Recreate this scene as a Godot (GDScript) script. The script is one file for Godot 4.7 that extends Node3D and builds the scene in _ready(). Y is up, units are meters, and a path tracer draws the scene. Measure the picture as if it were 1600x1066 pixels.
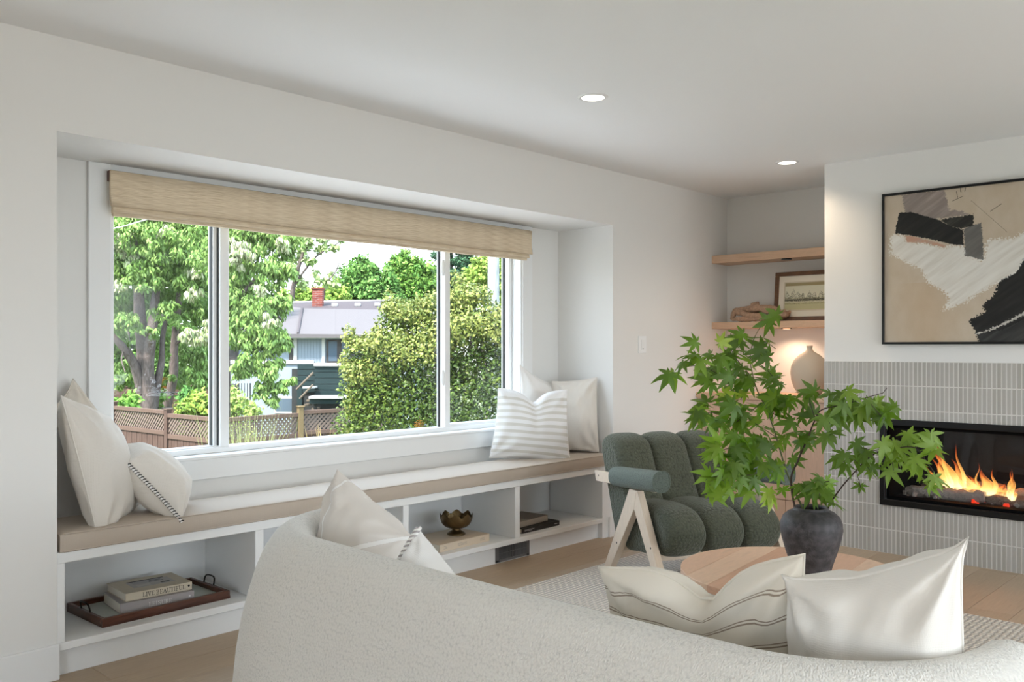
extends Node3D

const FOC := 1380.0          # focal length in pixels of the 1600x1066 frame
const EYE := 1.257           # camera height
const FX := 0.72894          # camera forward in plan is (FX, -FZ), right is (FZ, FX)
const FZ := 0.68457

var M := {}                  # materials by name
var names := {}
var box_cache := {}
var rng := RandomNumberGenerator.new()


func _ready() -> void:
	rng.seed = 11
	# camera: level, the lens shifted up a little so that verticals stay vertical
	var cam := Camera3D.new()
	cam.name = "camera"
	cam.projection = Camera3D.PROJECTION_FRUSTUM
	cam.near = 0.05
	cam.far = 400.0
	cam.size = 1066.0 / FOC * 0.05
	cam.frustum_offset = Vector2(0.0, 11.0 / FOC * 0.05)
	cam.transform = Transform3D(Basis(Vector3(FZ, 0, FX), Vector3.UP, Vector3(-FX, 0, FZ)), Vector3(0, EYE, 0))
	cam.current = true
	add_child(cam)
	# overcast bright sky
	var env := Environment.new()
	var sky_mat := ProceduralSkyMaterial.new()
	sky_mat.sky_top_color = Color(0.80, 0.90, 1.0)
	sky_mat.sky_horizon_color = Color(0.95, 0.98, 1.0)
	sky_mat.sky_curve = 0.2
	sky_mat.ground_bottom_color = Color(0.42, 0.42, 0.38)
	sky_mat.ground_horizon_color = Color(0.6, 0.62, 0.6)
	sky_mat.sky_energy_multiplier = 1.0
	sky_mat.ground_energy_multiplier = 1.0
	var sky := Sky.new()
	sky.sky_material = sky_mat
	env.background_mode = Environment.BG_SKY
	env.sky = sky
	env.background_energy_multiplier = SKY_ENERGY
	env.tonemap_mode = Environment.TONE_MAPPER_LINEAR
	env.tonemap_exposure = EXPOSURE
	env.sdfgi_enabled = true
	env.ssao_enabled = true
	env.ssil_enabled = true
	var we := WorldEnvironment.new()
	we.name = "world"
	we.environment = env
	add_child(we)
	# a hazy sun, high up to the side of the house
	var sun := DirectionalLight3D.new()
	sun.name = "sun"
	sun.light_color = Color(1.0, 0.975, 0.94)
	sun.light_energy = SUN_ENERGY
	sun.light_angular_distance = 6.0
	sun.sky_mode = DirectionalLight3D.SKY_MODE_LIGHT_ONLY
	sun.shadow_enabled = true
	sun.basis = Basis.looking_at(Vector3(0.72, -1.0, -0.10).normalized(), Vector3.UP)
	add_child(sun)
	# daylight coming in through the wide glazed doors at the back of the room
	var day := AreaLight3D.new()
	day.name = "back_window_daylight"
	day.area_size = Vector2(5.6, 1.9)
	day.light_color = Color(0.90, 0.95, 1.0)
	day.light_energy = BACK_ENERGY
	day.area_normalize_energy = true
	day.shadow_enabled = true
	day.area_range = 20.0
	day.position = Vector3(2.9, 1.25, 3.7)
	add_child(day)
	# added area light, tilted up to brighten the ceiling
	var ceiling_fill := AreaLight3D.new()
	ceiling_fill.name = "added_ceiling_fill_light"
	ceiling_fill.area_size = Vector2(5.4, 0.9)
	ceiling_fill.light_color = Color(0.90, 0.95, 1.0)
	ceiling_fill.light_energy = CEILING_FILL_ENERGY
	ceiling_fill.area_normalize_energy = true
	ceiling_fill.shadow_enabled = true
	ceiling_fill.area_range = 20.0
	ceiling_fill.position = Vector3(2.9, 0.75, 3.66)
	ceiling_fill.rotation.x = deg_to_rad(72.0)
	add_child(ceiling_fill)
	# daylight from the window in the side wall, out of view behind the sofa
	var west := AreaLight3D.new()
	west.name = "side_window_daylight"
	west.area_size = Vector2(3.0, 1.7)
	west.light_color = Color(0.90, 0.95, 1.0)
	west.light_energy = WEST_ENERGY
	west.area_normalize_energy = true
	west.shadow_enabled = true
	west.area_range = 20.0
	west.position = Vector3(-2.96, 1.25, 1.2)
	west.rotation.y = -PI / 2
	add_child(west)
	materials()
	build_room()
	build_window()
	build_bench()
	build_alcove()
	build_fireplace()
	build_painting()
	build_ceiling_lights()
	build_floor_things()
	build_sofa()
	build_armchair()
	build_table()
	build_maple()
	build_cushions()
	build_bench_things()
	build_outside()


const EXPOSURE := 1.06
const SKY_ENERGY := 6.0
const SUN_ENERGY := 5.0
const BACK_ENERGY := 0.8
const WEST_ENERGY := 0.45
const CEILING_FILL_ENERGY := 15.5


# ------------------------------------------------------------------ helpers

func at(u: float, v: float, d: float) -> Vector3:
	var a := (u - 800.0) / FOC
	var b := (544.0 - v) / FOC
	return Vector3(FX + FZ * a, b, -FZ + FX * a) * d + Vector3(0, EYE, 0)


func numbered(called: String) -> String:
	var n: int = names.get(called, 0)
	names[called] = n + 1
	return called if n == 0 else "%s_%03d" % [called, n]


func thing(called: String, label: String, category: String, pos := Vector3.ZERO, group := "") -> Node3D:
	var o := Node3D.new()
	o.name = numbered(called)
	o.position = pos
	add_child(o)
	tag(o, label, category, group)
	return o


func tag(o: Node3D, label: String, category: String, group := "") -> Node3D:
	o.set_meta("label", label)
	o.set_meta("category", category)
	if group != "":
		o.set_meta("group", group)
	return o


func obj(called: String, mesh: Mesh, mat: Material, parent: Node3D = null) -> MeshInstance3D:
	var o := MeshInstance3D.new()
	o.mesh = mesh
	o.material_override = mat
	if parent == null:
		o.name = numbered(called)
		add_child(o)
	else:
		var n := 0
		var nm := called
		while parent.has_node(nm):
			n += 1
			nm = "%s_%03d" % [called, n]
		o.name = nm
		parent.add_child(o, true)
	return o


func struct(called: String, mesh: Mesh, mat: Material, parent: Node3D = null) -> MeshInstance3D:
	var o := obj(called, mesh, mat, parent)
	o.set_meta("kind", "structure")
	return o


func new_st(smooth := false) -> SurfaceTool:
	var st := SurfaceTool.new()
	st.begin(Mesh.PRIMITIVE_TRIANGLES)
	st.set_smooth_group(0 if smooth else -1)
	return st


func done(st: SurfaceTool) -> ArrayMesh:
	st.generate_normals()
	st.index()
	return st.commit()


func tri_out(st: SurfaceTool, a: Vector3, b: Vector3, c: Vector3, center: Vector3) -> void:
	if (a - c).cross(a - b).dot((a + b + c) / 3.0 - center) < 0.0:
		var t := b
		b = c
		c = t
	st.add_vertex(a)
	st.add_vertex(b)
	st.add_vertex(c)


func add_box(st: SurfaceTool, center: Vector3, size: Vector3, ch := 0.003, basis := Basis()) -> void:
	st.set_smooth_group(-1)
	var h := size * 0.5
	ch = minf(ch, minf(h.x, minf(h.y, h.z)) * 0.9)
	if ch <= 0.0:
		var c8 := []
		for i in 8:
			c8.append(center + basis * Vector3(h.x * (1 if i & 1 else -1), h.y * (1 if i & 2 else -1), h.z * (1 if i & 4 else -1)))
		for q in [[0, 1, 3, 2], [4, 5, 7, 6], [0, 1, 5, 4], [2, 3, 7, 6], [0, 2, 6, 4], [1, 3, 7, 5]]:
			tri_out(st, c8[q[0]], c8[q[1]], c8[q[2]], center)
			tri_out(st, c8[q[0]], c8[q[2]], c8[q[3]], center)
		return
	var p := {}
	for i in 8:
		var s := Vector3(1 if i & 1 else -1, 1 if i & 2 else -1, 1 if i & 4 else -1)
		for ax in 3:
			var v := s * (h - Vector3.ONE * ch)
			v[ax] = s[ax] * h[ax]
			p[i * 3 + ax] = center + basis * v
	for ax in 3:
		var b1 := 1 << ((ax + 1) % 3)
		var b2 := 1 << ((ax + 2) % 3)
		for sgn in 2:
			var i0 := (1 << ax) * sgn
			var q := [p[i0 * 3 + ax], p[(i0 | b1) * 3 + ax], p[(i0 | b1 | b2) * 3 + ax], p[(i0 | b2) * 3 + ax]]
			tri_out(st, q[0], q[1], q[2], center)
			tri_out(st, q[0], q[2], q[3], center)
		# bevelled edges along axis ax
		for s1 in 2:
			for s2 in 2:
				var e0 := b1 * s1 + b2 * s2
				var e1 := e0 | (1 << ax)
				var x1 := (ax + 1) % 3
				var x2 := (ax + 2) % 3
				tri_out(st, p[e0 * 3 + x1], p[e1 * 3 + x1], p[e1 * 3 + x2], center)
				tri_out(st, p[e0 * 3 + x1], p[e1 * 3 + x2], p[e0 * 3 + x2], center)
	for i in 8:
		tri_out(st, p[i * 3], p[i * 3 + 1], p[i * 3 + 2], center)


func box_mesh(size: Vector3, ch := 0.003) -> ArrayMesh:
	var key := "%.4f %.4f %.4f %.4f" % [size.x, size.y, size.z, ch]
	if not box_cache.has(key):
		var st := new_st()
		add_box(st, Vector3.ZERO, size, ch)
		box_cache[key] = done(st)
	return box_cache[key]


func box(called: String, lo: Vector3, hi: Vector3, mat: Material, parent: Node3D = null, ch := 0.003) -> MeshInstance3D:
	var o := obj(called, box_mesh((hi - lo).abs(), ch), mat, parent)
	o.position = (lo + hi) * 0.5
	return o


func boxes_mesh(list: Array, ch := 0.002) -> ArrayMesh:    # pairs of corners, joined in one mesh
	var st := new_st()
	for b in list:
		add_box(st, (b[0] + b[1]) * 0.5, (b[1] - b[0]).abs(), ch)
	return done(st)


# rows of points to a smooth sheet; a closed row joins its last point to its first
func add_grid(st: SurfaceTool, rows: Array, close_row := false, close_all := false, uv := false, flip := false, eased := false) -> void:
	st.set_smooth_group(0)
	var n := rows.size()
	var m: int = rows[0].size()
	for i in (n if close_all else n - 1):
		var r0: PackedVector3Array = rows[i]
		var r1: PackedVector3Array = rows[(i + 1) % n]
		for j in (m if close_row else m - 1):
			var k := (j + 1) % m
			var q := [r0[j], r0[k], r1[k], r1[j]]
			var t := [Vector2(float(j) / (m - 1), float(i) / (n - 1)), Vector2(float(j + 1) / (m - 1), float(i) / (n - 1)), Vector2(float(j + 1) / (m - 1), float(i + 1) / (n - 1)), Vector2(float(j) / (m - 1), float(i + 1) / (n - 1))]
			if eased:      # rows set closer together at the rim keep an even cloth pattern
				for e in 4:
					t[e] = Vector2(0.5 - 0.5 * cos(t[e].x * PI), 0.5 - 0.5 * cos(t[e].y * PI))
			for x in ([0, 1, 2, 0, 2, 3] if not flip else [0, 2, 1, 0, 3, 2]):
				if uv:
					st.set_uv(t[x])
				st.add_vertex(q[x])


func add_fan(st: SurfaceTool, ring: PackedVector3Array, flip := false, smooth := -1) -> void:
	st.set_smooth_group(smooth)
	var c := Vector3.ZERO
	for p in ring:
		c += p
	c /= ring.size()
	for j in ring.size():
		var k := (j + 1) % ring.size()
		st.add_vertex(c)
		st.add_vertex(ring[k] if flip else ring[j])
		st.add_vertex(ring[j] if flip else ring[k])


func lathe(profile: Array, seg := 32) -> ArrayMesh:        # (radius, height), from the bottom up
	var st := new_st(true)
	var rows := []
	for p in profile:
		var r := PackedVector3Array()
		for j in seg:
			var a := TAU * j / seg
			r.append(Vector3(cos(a) * p.x, p.y, sin(a) * p.x))
		rows.append(r)
	add_grid(st, rows, true, false, false, true)
	if profile[0].x > 0.001:
		add_fan(st, rows[0], true)
	if profile[-1].x > 0.001:
		add_fan(st, rows[-1])
	return done(st)


func add_tube(st: SurfaceTool, pts: Array, radii: Array, seg := 8, closed := false, caps := true) -> void:
	var rows := []
	var n := pts.size()
	var up := Vector3.UP
	for i in n:
		var a: Vector3 = pts[(i - 1 + n) % n] if (closed or i > 0) else pts[i]
		var b: Vector3 = pts[(i + 1) % n] if (closed or i < n - 1) else pts[i]
		var t := (b - a).normalized()
		if i == 0 and absf(t.y) > 0.9:
			up = Vector3.RIGHT
		var x := up.cross(t).normalized()
		if x.length() < 0.5:
			x = Vector3.RIGHT.cross(t).normalized()
		var y := t.cross(x).normalized()
		up = y
		var r: float = radii[i] if radii.size() > 1 else radii[0]
		var row := PackedVector3Array()
		for j in seg:
			var f := TAU * j / seg
			row.append(pts[i] + (x * cos(f) + y * sin(f)) * r)
		rows.append(row)
	add_grid(st, rows, true, closed, false, false)
	if caps and not closed:
		add_fan(st, rows[0], false)
		add_fan(st, rows[-1], true)


func tube(pts: Array, radii: Array, seg := 8, closed := false) -> ArrayMesh:
	var st := new_st(true)
	add_tube(st, pts, radii, seg, closed)
	return done(st)


func curve(ctrl: Array, n: int) -> Array:                  # Catmull-Rom through the points
	var out := []
	var m := ctrl.size()
	for i in n + 1:
		var t := float(i) / n * (m - 1)
		var k := mini(int(t), m - 2)
		var f := t - k
		var a: Vector3 = ctrl[maxi(k - 1, 0)]
		var d: Vector3 = ctrl[mini(k + 2, m - 1)]
		out.append((ctrl[k] as Vector3).cubic_interpolate(ctrl[k + 1], a, d, f))
	return out


# a flat outline (in x,y) given thickness along z, edges chamfered
func extrude(outline: Array, depth: float, ch := 0.002) -> ArrayMesh:
	var st := new_st()
	var n := outline.size()
	var c := Vector2.ZERO
	for p in outline:
		c += p
	c /= n
	var area := 0.0
	for i in n:
		area += (outline[i] as Vector2).cross(outline[(i + 1) % n])
	var pts := outline.duplicate()
	if area < 0.0:
		pts.reverse()
	var inner := []
	for i in n:
		var a: Vector2 = pts[(i - 1 + n) % n]
		var b: Vector2 = pts[i]
		var d: Vector2 = pts[(i + 1) % n]
		var e1 := (b - a).normalized()
		var e2 := (d - b).normalized()
		var nn := (Vector2(-e1.y, e1.x) + Vector2(-e2.y, e2.x)).normalized()
		inner.append(b + nn * ch)
	var h := depth * 0.5
	var tri := Geometry2D.triangulate_polygon(PackedVector2Array(inner))
	for s in [-1.0, 1.0]:
		for i in range(0, tri.size(), 3):
			var q := []
			for k in 3:
				q.append(Vector3(inner[tri[i + k]].x, inner[tri[i + k]].y, h * s))
			var nrm: Vector3 = (q[0] - q[2]).cross(q[0] - q[1])
			if nrm.z * s < 0:
				q = [q[0], q[2], q[1]]
			for v in q:
				st.add_vertex(v)
	var loops := []
	for l in [[inner, -h], [pts, -h + ch], [pts, h - ch], [inner, h]]:
		var r := PackedVector3Array()
		for p in l[0]:
			r.append(Vector3(p.x, p.y, l[1]))
		loops.append(r)
	for l in 3:
		for i in n:
			var k := (i + 1) % n
			var q := [loops[l][i], loops[l][k], loops[l + 1][k], loops[l + 1][i]]
			for x in [0, 2, 1, 0, 3, 2]:
				st.add_vertex(q[x])
	return done(st)


# a stuffed cushion through four corner points, as seen from its front
func pillow_point(c: Array, o: Dictionary, a: float, b: float, side: float) -> Vector3:
	var k: float = o.get("pinch", 0.06)
	var e: float = o.get("ear", 2.0)
	var a2 := a * (1.0 - k * (1.0 - pow(absf(b), e)) * a * a)
	var b2 := b * (1.0 - k * (1.0 - pow(absf(a), e)) * b * b)
	var u := (a2 + 1.0) * 0.5
	var v := (b2 + 1.0) * 0.5
	var top: Vector3 = (c[0] as Vector3).lerp(c[1], u)
	var low: Vector3 = (c[3] as Vector3).lerp(c[2], u)
	var p := low.lerp(top, v)
	var right := ((c[1] - c[0]) + (c[2] - c[3])) as Vector3
	var up := ((c[0] - c[3]) + (c[1] - c[2])) as Vector3
	var nrm := right.cross(up).normalized()
	var th: float = o.get("thick", 0.16)
	var prof := pow(maxf((1.0 - pow(absf(a), 2.2)) * (1.0 - pow(absf(b), 2.2)), 0.0), o.get("power", 0.55))
	var dent: float = o.get("dent", 0.0)
	var g := exp(-pow(absf(a - o.get("dent_at", 0.0)) / o.get("dent_w", 0.28), 1.5)) * pow(v, 3.0)
	p -= up.normalized() * dent * g
	prof *= 1.0 - minf(dent * 3.0, 0.6) * exp(-pow((a - o.get("dent_at", 0.0)) / 0.12, 2.0)) * pow(v, 2.0)
	var wr: float = o.get("wrinkle", 0.006)
	var noise: FastNoiseLite = o.noise
	var lump := noise.get_noise_3d(a * 60.0 + 30.0, b * 60.0, side * 90.0) + 0.5 * noise.get_noise_3d(a * 150.0, b * 50.0 + 70.0, side * 40.0)
	# creases that fan out of the corners
	var cr := 0.0
	for q in [Vector2(-1, 1), Vector2(1, 1), Vector2(1, -1), Vector2(-1, -1)]:
		var d: Vector2 = Vector2(a, b) - q
		var r: float = d.length()
		cr += sin(atan2(d.y, d.x) * 9.0 + noise.get_noise_2d(q.x * 80.0, q.y * 40.0) * 8.0) * exp(-pow((r - 0.45) / 0.3, 2.0))
	return p + nrm * side * (th * 0.5 * prof + (lump * wr * 1.5 + cr * wr * 0.9) * minf(prof * 3.0, 1.0))


func pillow(called: String, label: String, c: Array, mat: Material, o: Dictionary) -> Node3D:
	var noise := FastNoiseLite.new()
	noise.seed = o.get("seed", 1)
	noise.frequency = 0.02
	o.noise = noise
	var base: Vector3 = (c[0] + c[1] + c[2] + c[3]) * 0.25
	var cc := []
	for p in c:
		cc.append(p - base)
	var n := 34
	var st := new_st(true)
	for side in [1.0, -1.0]:
		var rows := []
		for i in n + 1:
			var r := PackedVector3Array()
			var b := sin((float(i) / n * 2.0 - 1.0) * PI * 0.5)
			for j in n + 1:
				var a := sin((float(j) / n * 2.0 - 1.0) * PI * 0.5)
				r.append(pillow_point(cc, o, a, b, side))
			rows.append(r)
		add_grid(st, rows, false, false, true, side > 0, true)
	var t := thing(called, label, "cushion", base, o.get("group", ""))
	obj("cover", done(st), mat, t)
	if o.has("piping"):
		var loop := []
		for e in 4:
			for i in 14:
				var f := float(i) / 14.0 * 2.0 - 1.0
				var ab: Vector2 = [Vector2(f, -1), Vector2(1, f), Vector2(-f, 1), Vector2(-1, -f)][e]
				loop.append(pillow_point(cc, o, ab.x, ab.y, 1.0))
		obj("piping", tube(loop, [o.piping], 6, true), o.get("piping_mat", mat), t)
	o.corners = cc
	return t

# ------------------------------------------------------------------ materials

func noise_tex(freq: float, kind: int, ramp: Array, oct := 3, size := 512, sd := 1) -> NoiseTexture2D:
	var n := FastNoiseLite.new()
	n.noise_type = kind
	n.frequency = freq
	n.fractal_octaves = oct
	n.seed = sd
	if kind == FastNoiseLite.TYPE_CELLULAR:
		n.cellular_return_type = FastNoiseLite.RETURN_DISTANCE
	var t := NoiseTexture2D.new()
	t.width = size
	t.height = size
	t.seamless = true
	t.noise = n
	var g := Gradient.new()
	var cols := PackedColorArray()
	var offs := PackedFloat32Array()
	for r in ramp:
		offs.append(r[0])
		cols.append(r[1] if r[1] is Color else Color(r[1], r[1], r[1]))
	g.offsets = offs
	g.colors = cols
	t.color_ramp = g
	return t


func mat(called: String, col: Color, rough := 0.6, metal := 0.0) -> StandardMaterial3D:
	var m := StandardMaterial3D.new()
	m.resource_name = called
	m.albedo_color = col
	m.roughness = rough
	m.metallic = metal
	M[called] = m
	return m


func textured(called: String, col: Color, rough: float, tex: Texture2D, scale: Vector3, world := false, off := Vector3.ZERO) -> StandardMaterial3D:
	var m := mat(called, col, rough)
	m.albedo_texture = tex
	m.uv1_triplanar = true
	m.uv1_world_triplanar = world
	m.uv1_scale = scale
	m.uv1_offset = off
	m.uv1_triplanar_sharpness = 4.0
	return m


func bumped(m: StandardMaterial3D, tex: Texture2D, depth: float, scale := Vector3.ZERO, world := false) -> StandardMaterial3D:
	m.heightmap_enabled = true
	m.heightmap_texture = tex
	m.heightmap_scale = depth
	m.uv1_triplanar = true
	m.uv1_world_triplanar = world or m.uv1_world_triplanar
	if scale != Vector3.ZERO:
		m.uv1_scale = scale
	m.uv1_triplanar_sharpness = 4.0
	return m


func weave_image(n: int, threads: int, low := 0.0) -> ImageTexture:      # plain weave as heights
	var im := Image.create(n, n, false, Image.FORMAT_RGB8)
	var fn := FastNoiseLite.new()
	fn.frequency = 0.03
	for y in n:
		for x in n:
			var fx := float(x) / n * threads
			var fy := float(y) / n * threads
			var over := (int(fx) + int(fy)) % 2 == 0
			var px := absf(sin(fx * PI))
			var py := absf(sin(fy * PI))
			var h := (px * (0.6 + 0.4 * py) if over else py * (0.6 + 0.4 * px))
			h = h * 0.85 + 0.15 * (fn.get_noise_2d(x, y) * 0.5 + 0.5)
			h = lerpf(low, 1.0, h)
			im.set_pixel(x, y, Color(h, h, h))
	return ImageTexture.create_from_image(im)


func materials() -> void:
	var S := FastNoiseLite.TYPE_SIMPLEX_SMOOTH
	var C := FastNoiseLite.TYPE_CELLULAR
	var grain := noise_tex(0.012, S, [[0.0, 0.72], [0.42, 0.92], [0.5, 0.82], [0.58, 0.96], [1.0, 1.0]], 5, 512, 3)
	var mild := noise_tex(0.012, S, [[0.0, 0.90], [0.45, 0.975], [0.55, 0.945], [1.0, 1.0]], 5, 512, 3)
	var tuft := noise_tex(0.035, C, [[0.0, 1.0], [0.5, 0.9], [1.0, 0.62]], 2, 512, 7)
	var soft := noise_tex(0.01, S, [[0.0, 0.86], [1.0, 1.0]], 4, 512, 5)
	var lumps := noise_tex(0.035, C, [[0.0, 1.0], [1.0, 0.0]], 2, 512, 7)
	var fine := noise_tex(0.09, S, [[0.0, 0.0], [1.0, 1.0]], 3, 512, 8)
	var weave := weave_image(256, 16)
	M["soft_tex"] = soft
	mat("wall", Color(0.90, 0.89, 0.872), 0.75)
	mat("ceiling", Color(0.945, 0.945, 0.94), 0.8)
	mat("white_paint", Color(0.92, 0.918, 0.91), 0.45)
	mat("vinyl", Color(0.93, 0.93, 0.925), 0.35)
	mat("dark_gasket", Color(0.06, 0.065, 0.06), 0.6)
	var g := mat("window_glass", Color(1, 1, 1, 0.004), 0.0)
	g.transparency = BaseMaterial3D.TRANSPARENCY_ALPHA
	g.metallic_specular = 0.24
	var fg := mat("fire_glass", Color(1, 1, 1, 0.004), 0.0)
	fg.transparency = BaseMaterial3D.TRANSPARENCY_ALPHA
	fg.metallic_specular = 0.3
	# wood
	for i in 4:
		textured("floor_oak_%d" % i, [Color(0.725, 0.64, 0.54), Color(0.70, 0.615, 0.515), Color(0.74, 0.655, 0.555), Color(0.715, 0.63, 0.53)][i], 0.5, mild, Vector3(0.35, 4.0, 4.0), true, Vector3(0.3 * i, 0, 0.27 * i))
		textured("table_oak_%d" % i, [Color(0.87, 0.71, 0.59), Color(0.83, 0.65, 0.53), Color(0.89, 0.745, 0.625), Color(0.85, 0.68, 0.56)][i], 0.45, mild, Vector3(0.6, 3.0, 5.0), false, Vector3(0.21 * i, 0, 0.13 * i))
	textured("shelf_oak", Color(0.87, 0.73, 0.61), 0.5, mild, Vector3(5.0, 5.0, 0.5))
	textured("cabinet_oak", Color(0.87, 0.735, 0.635), 0.5, mild, Vector3(5.0, 0.5, 5.0))
	textured("chair_oak", Color(0.88, 0.80, 0.71), 0.5, mild, Vector3(6.0, 1.0, 6.0))
	textured("tray_wood", Color(0.36, 0.20, 0.13), 0.35, grain, Vector3(1.0, 6.0, 6.0))
	textured("frame_wood", Color(0.42, 0.28, 0.17), 0.4, grain, Vector3(5.0, 5.0, 2.0))
	# cloth
	bumped(textured("boucle_cream", Color(0.925, 0.91, 0.88), 0.95, noise_tex(0.05, C, [[0.0, 1.0], [0.5, 0.96], [1.0, 0.85]], 2, 512, 19), Vector3(6, 6, 6)), noise_tex(0.06, S, [[0.0, 0.0], [1.0, 1.0]], 4, 512, 20), 0.24)
	M.boucle_cream.rim_enabled = true
	M.boucle_cream.rim = 0.3
	bumped(textured("boucle_green", Color(0.325, 0.335, 0.27), 0.95, tuft, Vector3(4.5, 4.5, 4.5)), lumps, 0.6)
	M.boucle_green.rim_enabled = true
	M.boucle_green.rim = 0.9
	bumped(textured("pad_green", Color(0.40, 0.435, 0.395), 0.9, tuft, Vector3(8, 8, 8)), lumps, 0.2)
	M.pad_green.rim_enabled = true
	M.pad_green.rim = 0.4
	bumped(mat("bench_cloth", Color(0.735, 0.68, 0.62), 0.85), weave, 0.03, Vector3(14, 14, 14))
	bumped(mat("linen", Color(0.855, 0.825, 0.785), 0.9), weave, 0.05, Vector3(11, 11, 11))
	bumped(mat("linen_beige", Color(0.83, 0.79, 0.735), 0.9), weave, 0.05, Vector3(11, 11, 11))
	bumped(mat("linen_white", Color(0.92, 0.91, 0.895), 0.9), weave, 0.04, Vector3(12, 12, 12))
	bumped(mat("cotton_white", Color(0.915, 0.895, 0.865), 0.9), weave, 0.025, Vector3(14, 14, 14))
	mat("thread_white", Color(0.93, 0.92, 0.90), 0.9)
	mat("thread_black", Color(0.13, 0.125, 0.12), 0.9)
	bumped(textured("rug_wool", Color(0.97, 0.92, 0.86), 0.95, weave_image(256, 12, 0.62), Vector3(3.4, 3.4, 3.4), true), weave_image(256, 12), 0.8)
	var straw := noise_tex(0.02, S, [[0.0, Color(0.74, 0.65, 0.53)], [0.45, Color(0.85, 0.775, 0.665)], [0.6, Color(0.87, 0.80, 0.69)], [1.0, Color(0.93, 0.875, 0.785)]], 4, 512, 12)
	textured("straw", Color(1, 1, 1), 0.85, straw, Vector3(0.8, 30.0, 30.0))
	M.straw.backlight_enabled = true
	M.straw.backlight = Color(0.12, 0.10, 0.07)
	# metal, clay, glass
	mat("black_metal", Color(0.035, 0.035, 0.037), 0.4, 0.3)
	mat("firebox_black", Color(0.012, 0.012, 0.013), 0.7)
	M.firebox_black.metallic_specular = 0.2
	mat("vent_metal", Color(0.40, 0.40, 0.405), 0.5, 0.2)
	mat("brass", Color(0.43, 0.355, 0.24), 0.36, 0.9)
	mat("dark_wire", Color(0.16, 0.14, 0.12), 0.4, 0.8)
	bumped(textured("clay_black", Color(0.30, 0.28, 0.285), 0.62, noise_tex(0.02, S, [[0.0, 0.55], [0.5, 0.85], [0.75, 1.0], [1.0, 1.45]], 5, 512, 14), Vector3(2.5, 2.5, 2.5)), fine, 0.08)
	bumped(mat("clay_white", Color(0.83, 0.775, 0.70), 0.8), fine, 0.05, Vector3(4, 4, 4))
	for i in 3:
		mat("tile_%d" % i, [Color(0.675, 0.655, 0.625), Color(0.66, 0.64, 0.605), Color(0.69, 0.67, 0.64)][i], 0.35)
	mat("grout", Color(0.84, 0.825, 0.80), 0.8)
	mat("paper", Color(0.90, 0.87, 0.81), 0.8)
	mat("book_cream", Color(0.80, 0.755, 0.67), 0.6)
	mat("book_grey", Color(0.66, 0.63, 0.62), 0.6)
	mat("book_sand", Color(0.84, 0.77, 0.68), 0.6)
	mat("book_black", Color(0.05, 0.05, 0.05), 0.5)
	mat("book_stone", Color(0.62, 0.58, 0.53), 0.6)
	mat("ink", Color(0.10, 0.10, 0.10), 0.7)
	mat("silver_print", Color(0.86, 0.85, 0.84), 0.5)
	mat("tray_paper", Color(0.72, 0.74, 0.70), 0.3)
	mat("stem_green", Color(0.33, 0.36, 0.17), 0.6)
	mat("stem_brown", Color(0.22, 0.15, 0.11), 0.7)
	for i in 4:
		var lf := mat("maple_%d" % i, [Color(0.305, 0.39, 0.085), Color(0.40, 0.485, 0.115), Color(0.25, 0.335, 0.08), Color(0.53, 0.565, 0.17)][i], 0.5)
		lf.backlight_enabled = true
		lf.backlight = Color(0.40, 0.58, 0.10)
	bumped(textured("driftwood", Color(0.78, 0.64, 0.535), 0.85, grain, Vector3(3, 8, 8)), fine, 0.15)
	var lamp := mat("lamp_white", Color(1, 1, 1), 0.5)
	lamp.emission_enabled = true
	lamp.emission = Color(1.0, 0.97, 0.92)
	lamp.emission_energy_multiplier = 3.0
	var warm := mat("lamp_warm", Color(1, 1, 1), 0.5)
	warm.emission_enabled = true
	warm.emission = Color(1.0, 0.80, 0.62)
	warm.emission_energy_multiplier = 3.0

# ------------------------------------------------------------------ the room

const WZ := -3.55     # face of the window wall
const BZ := -4.03     # back of the window bay
const BX0 := 1.26     # the bay runs from here
const BX1 := 4.765    # to here
const CEIL := 2.44


func V(x: float, y: float, z: float) -> Vector3:
	return Vector3(x, y, z)


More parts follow.
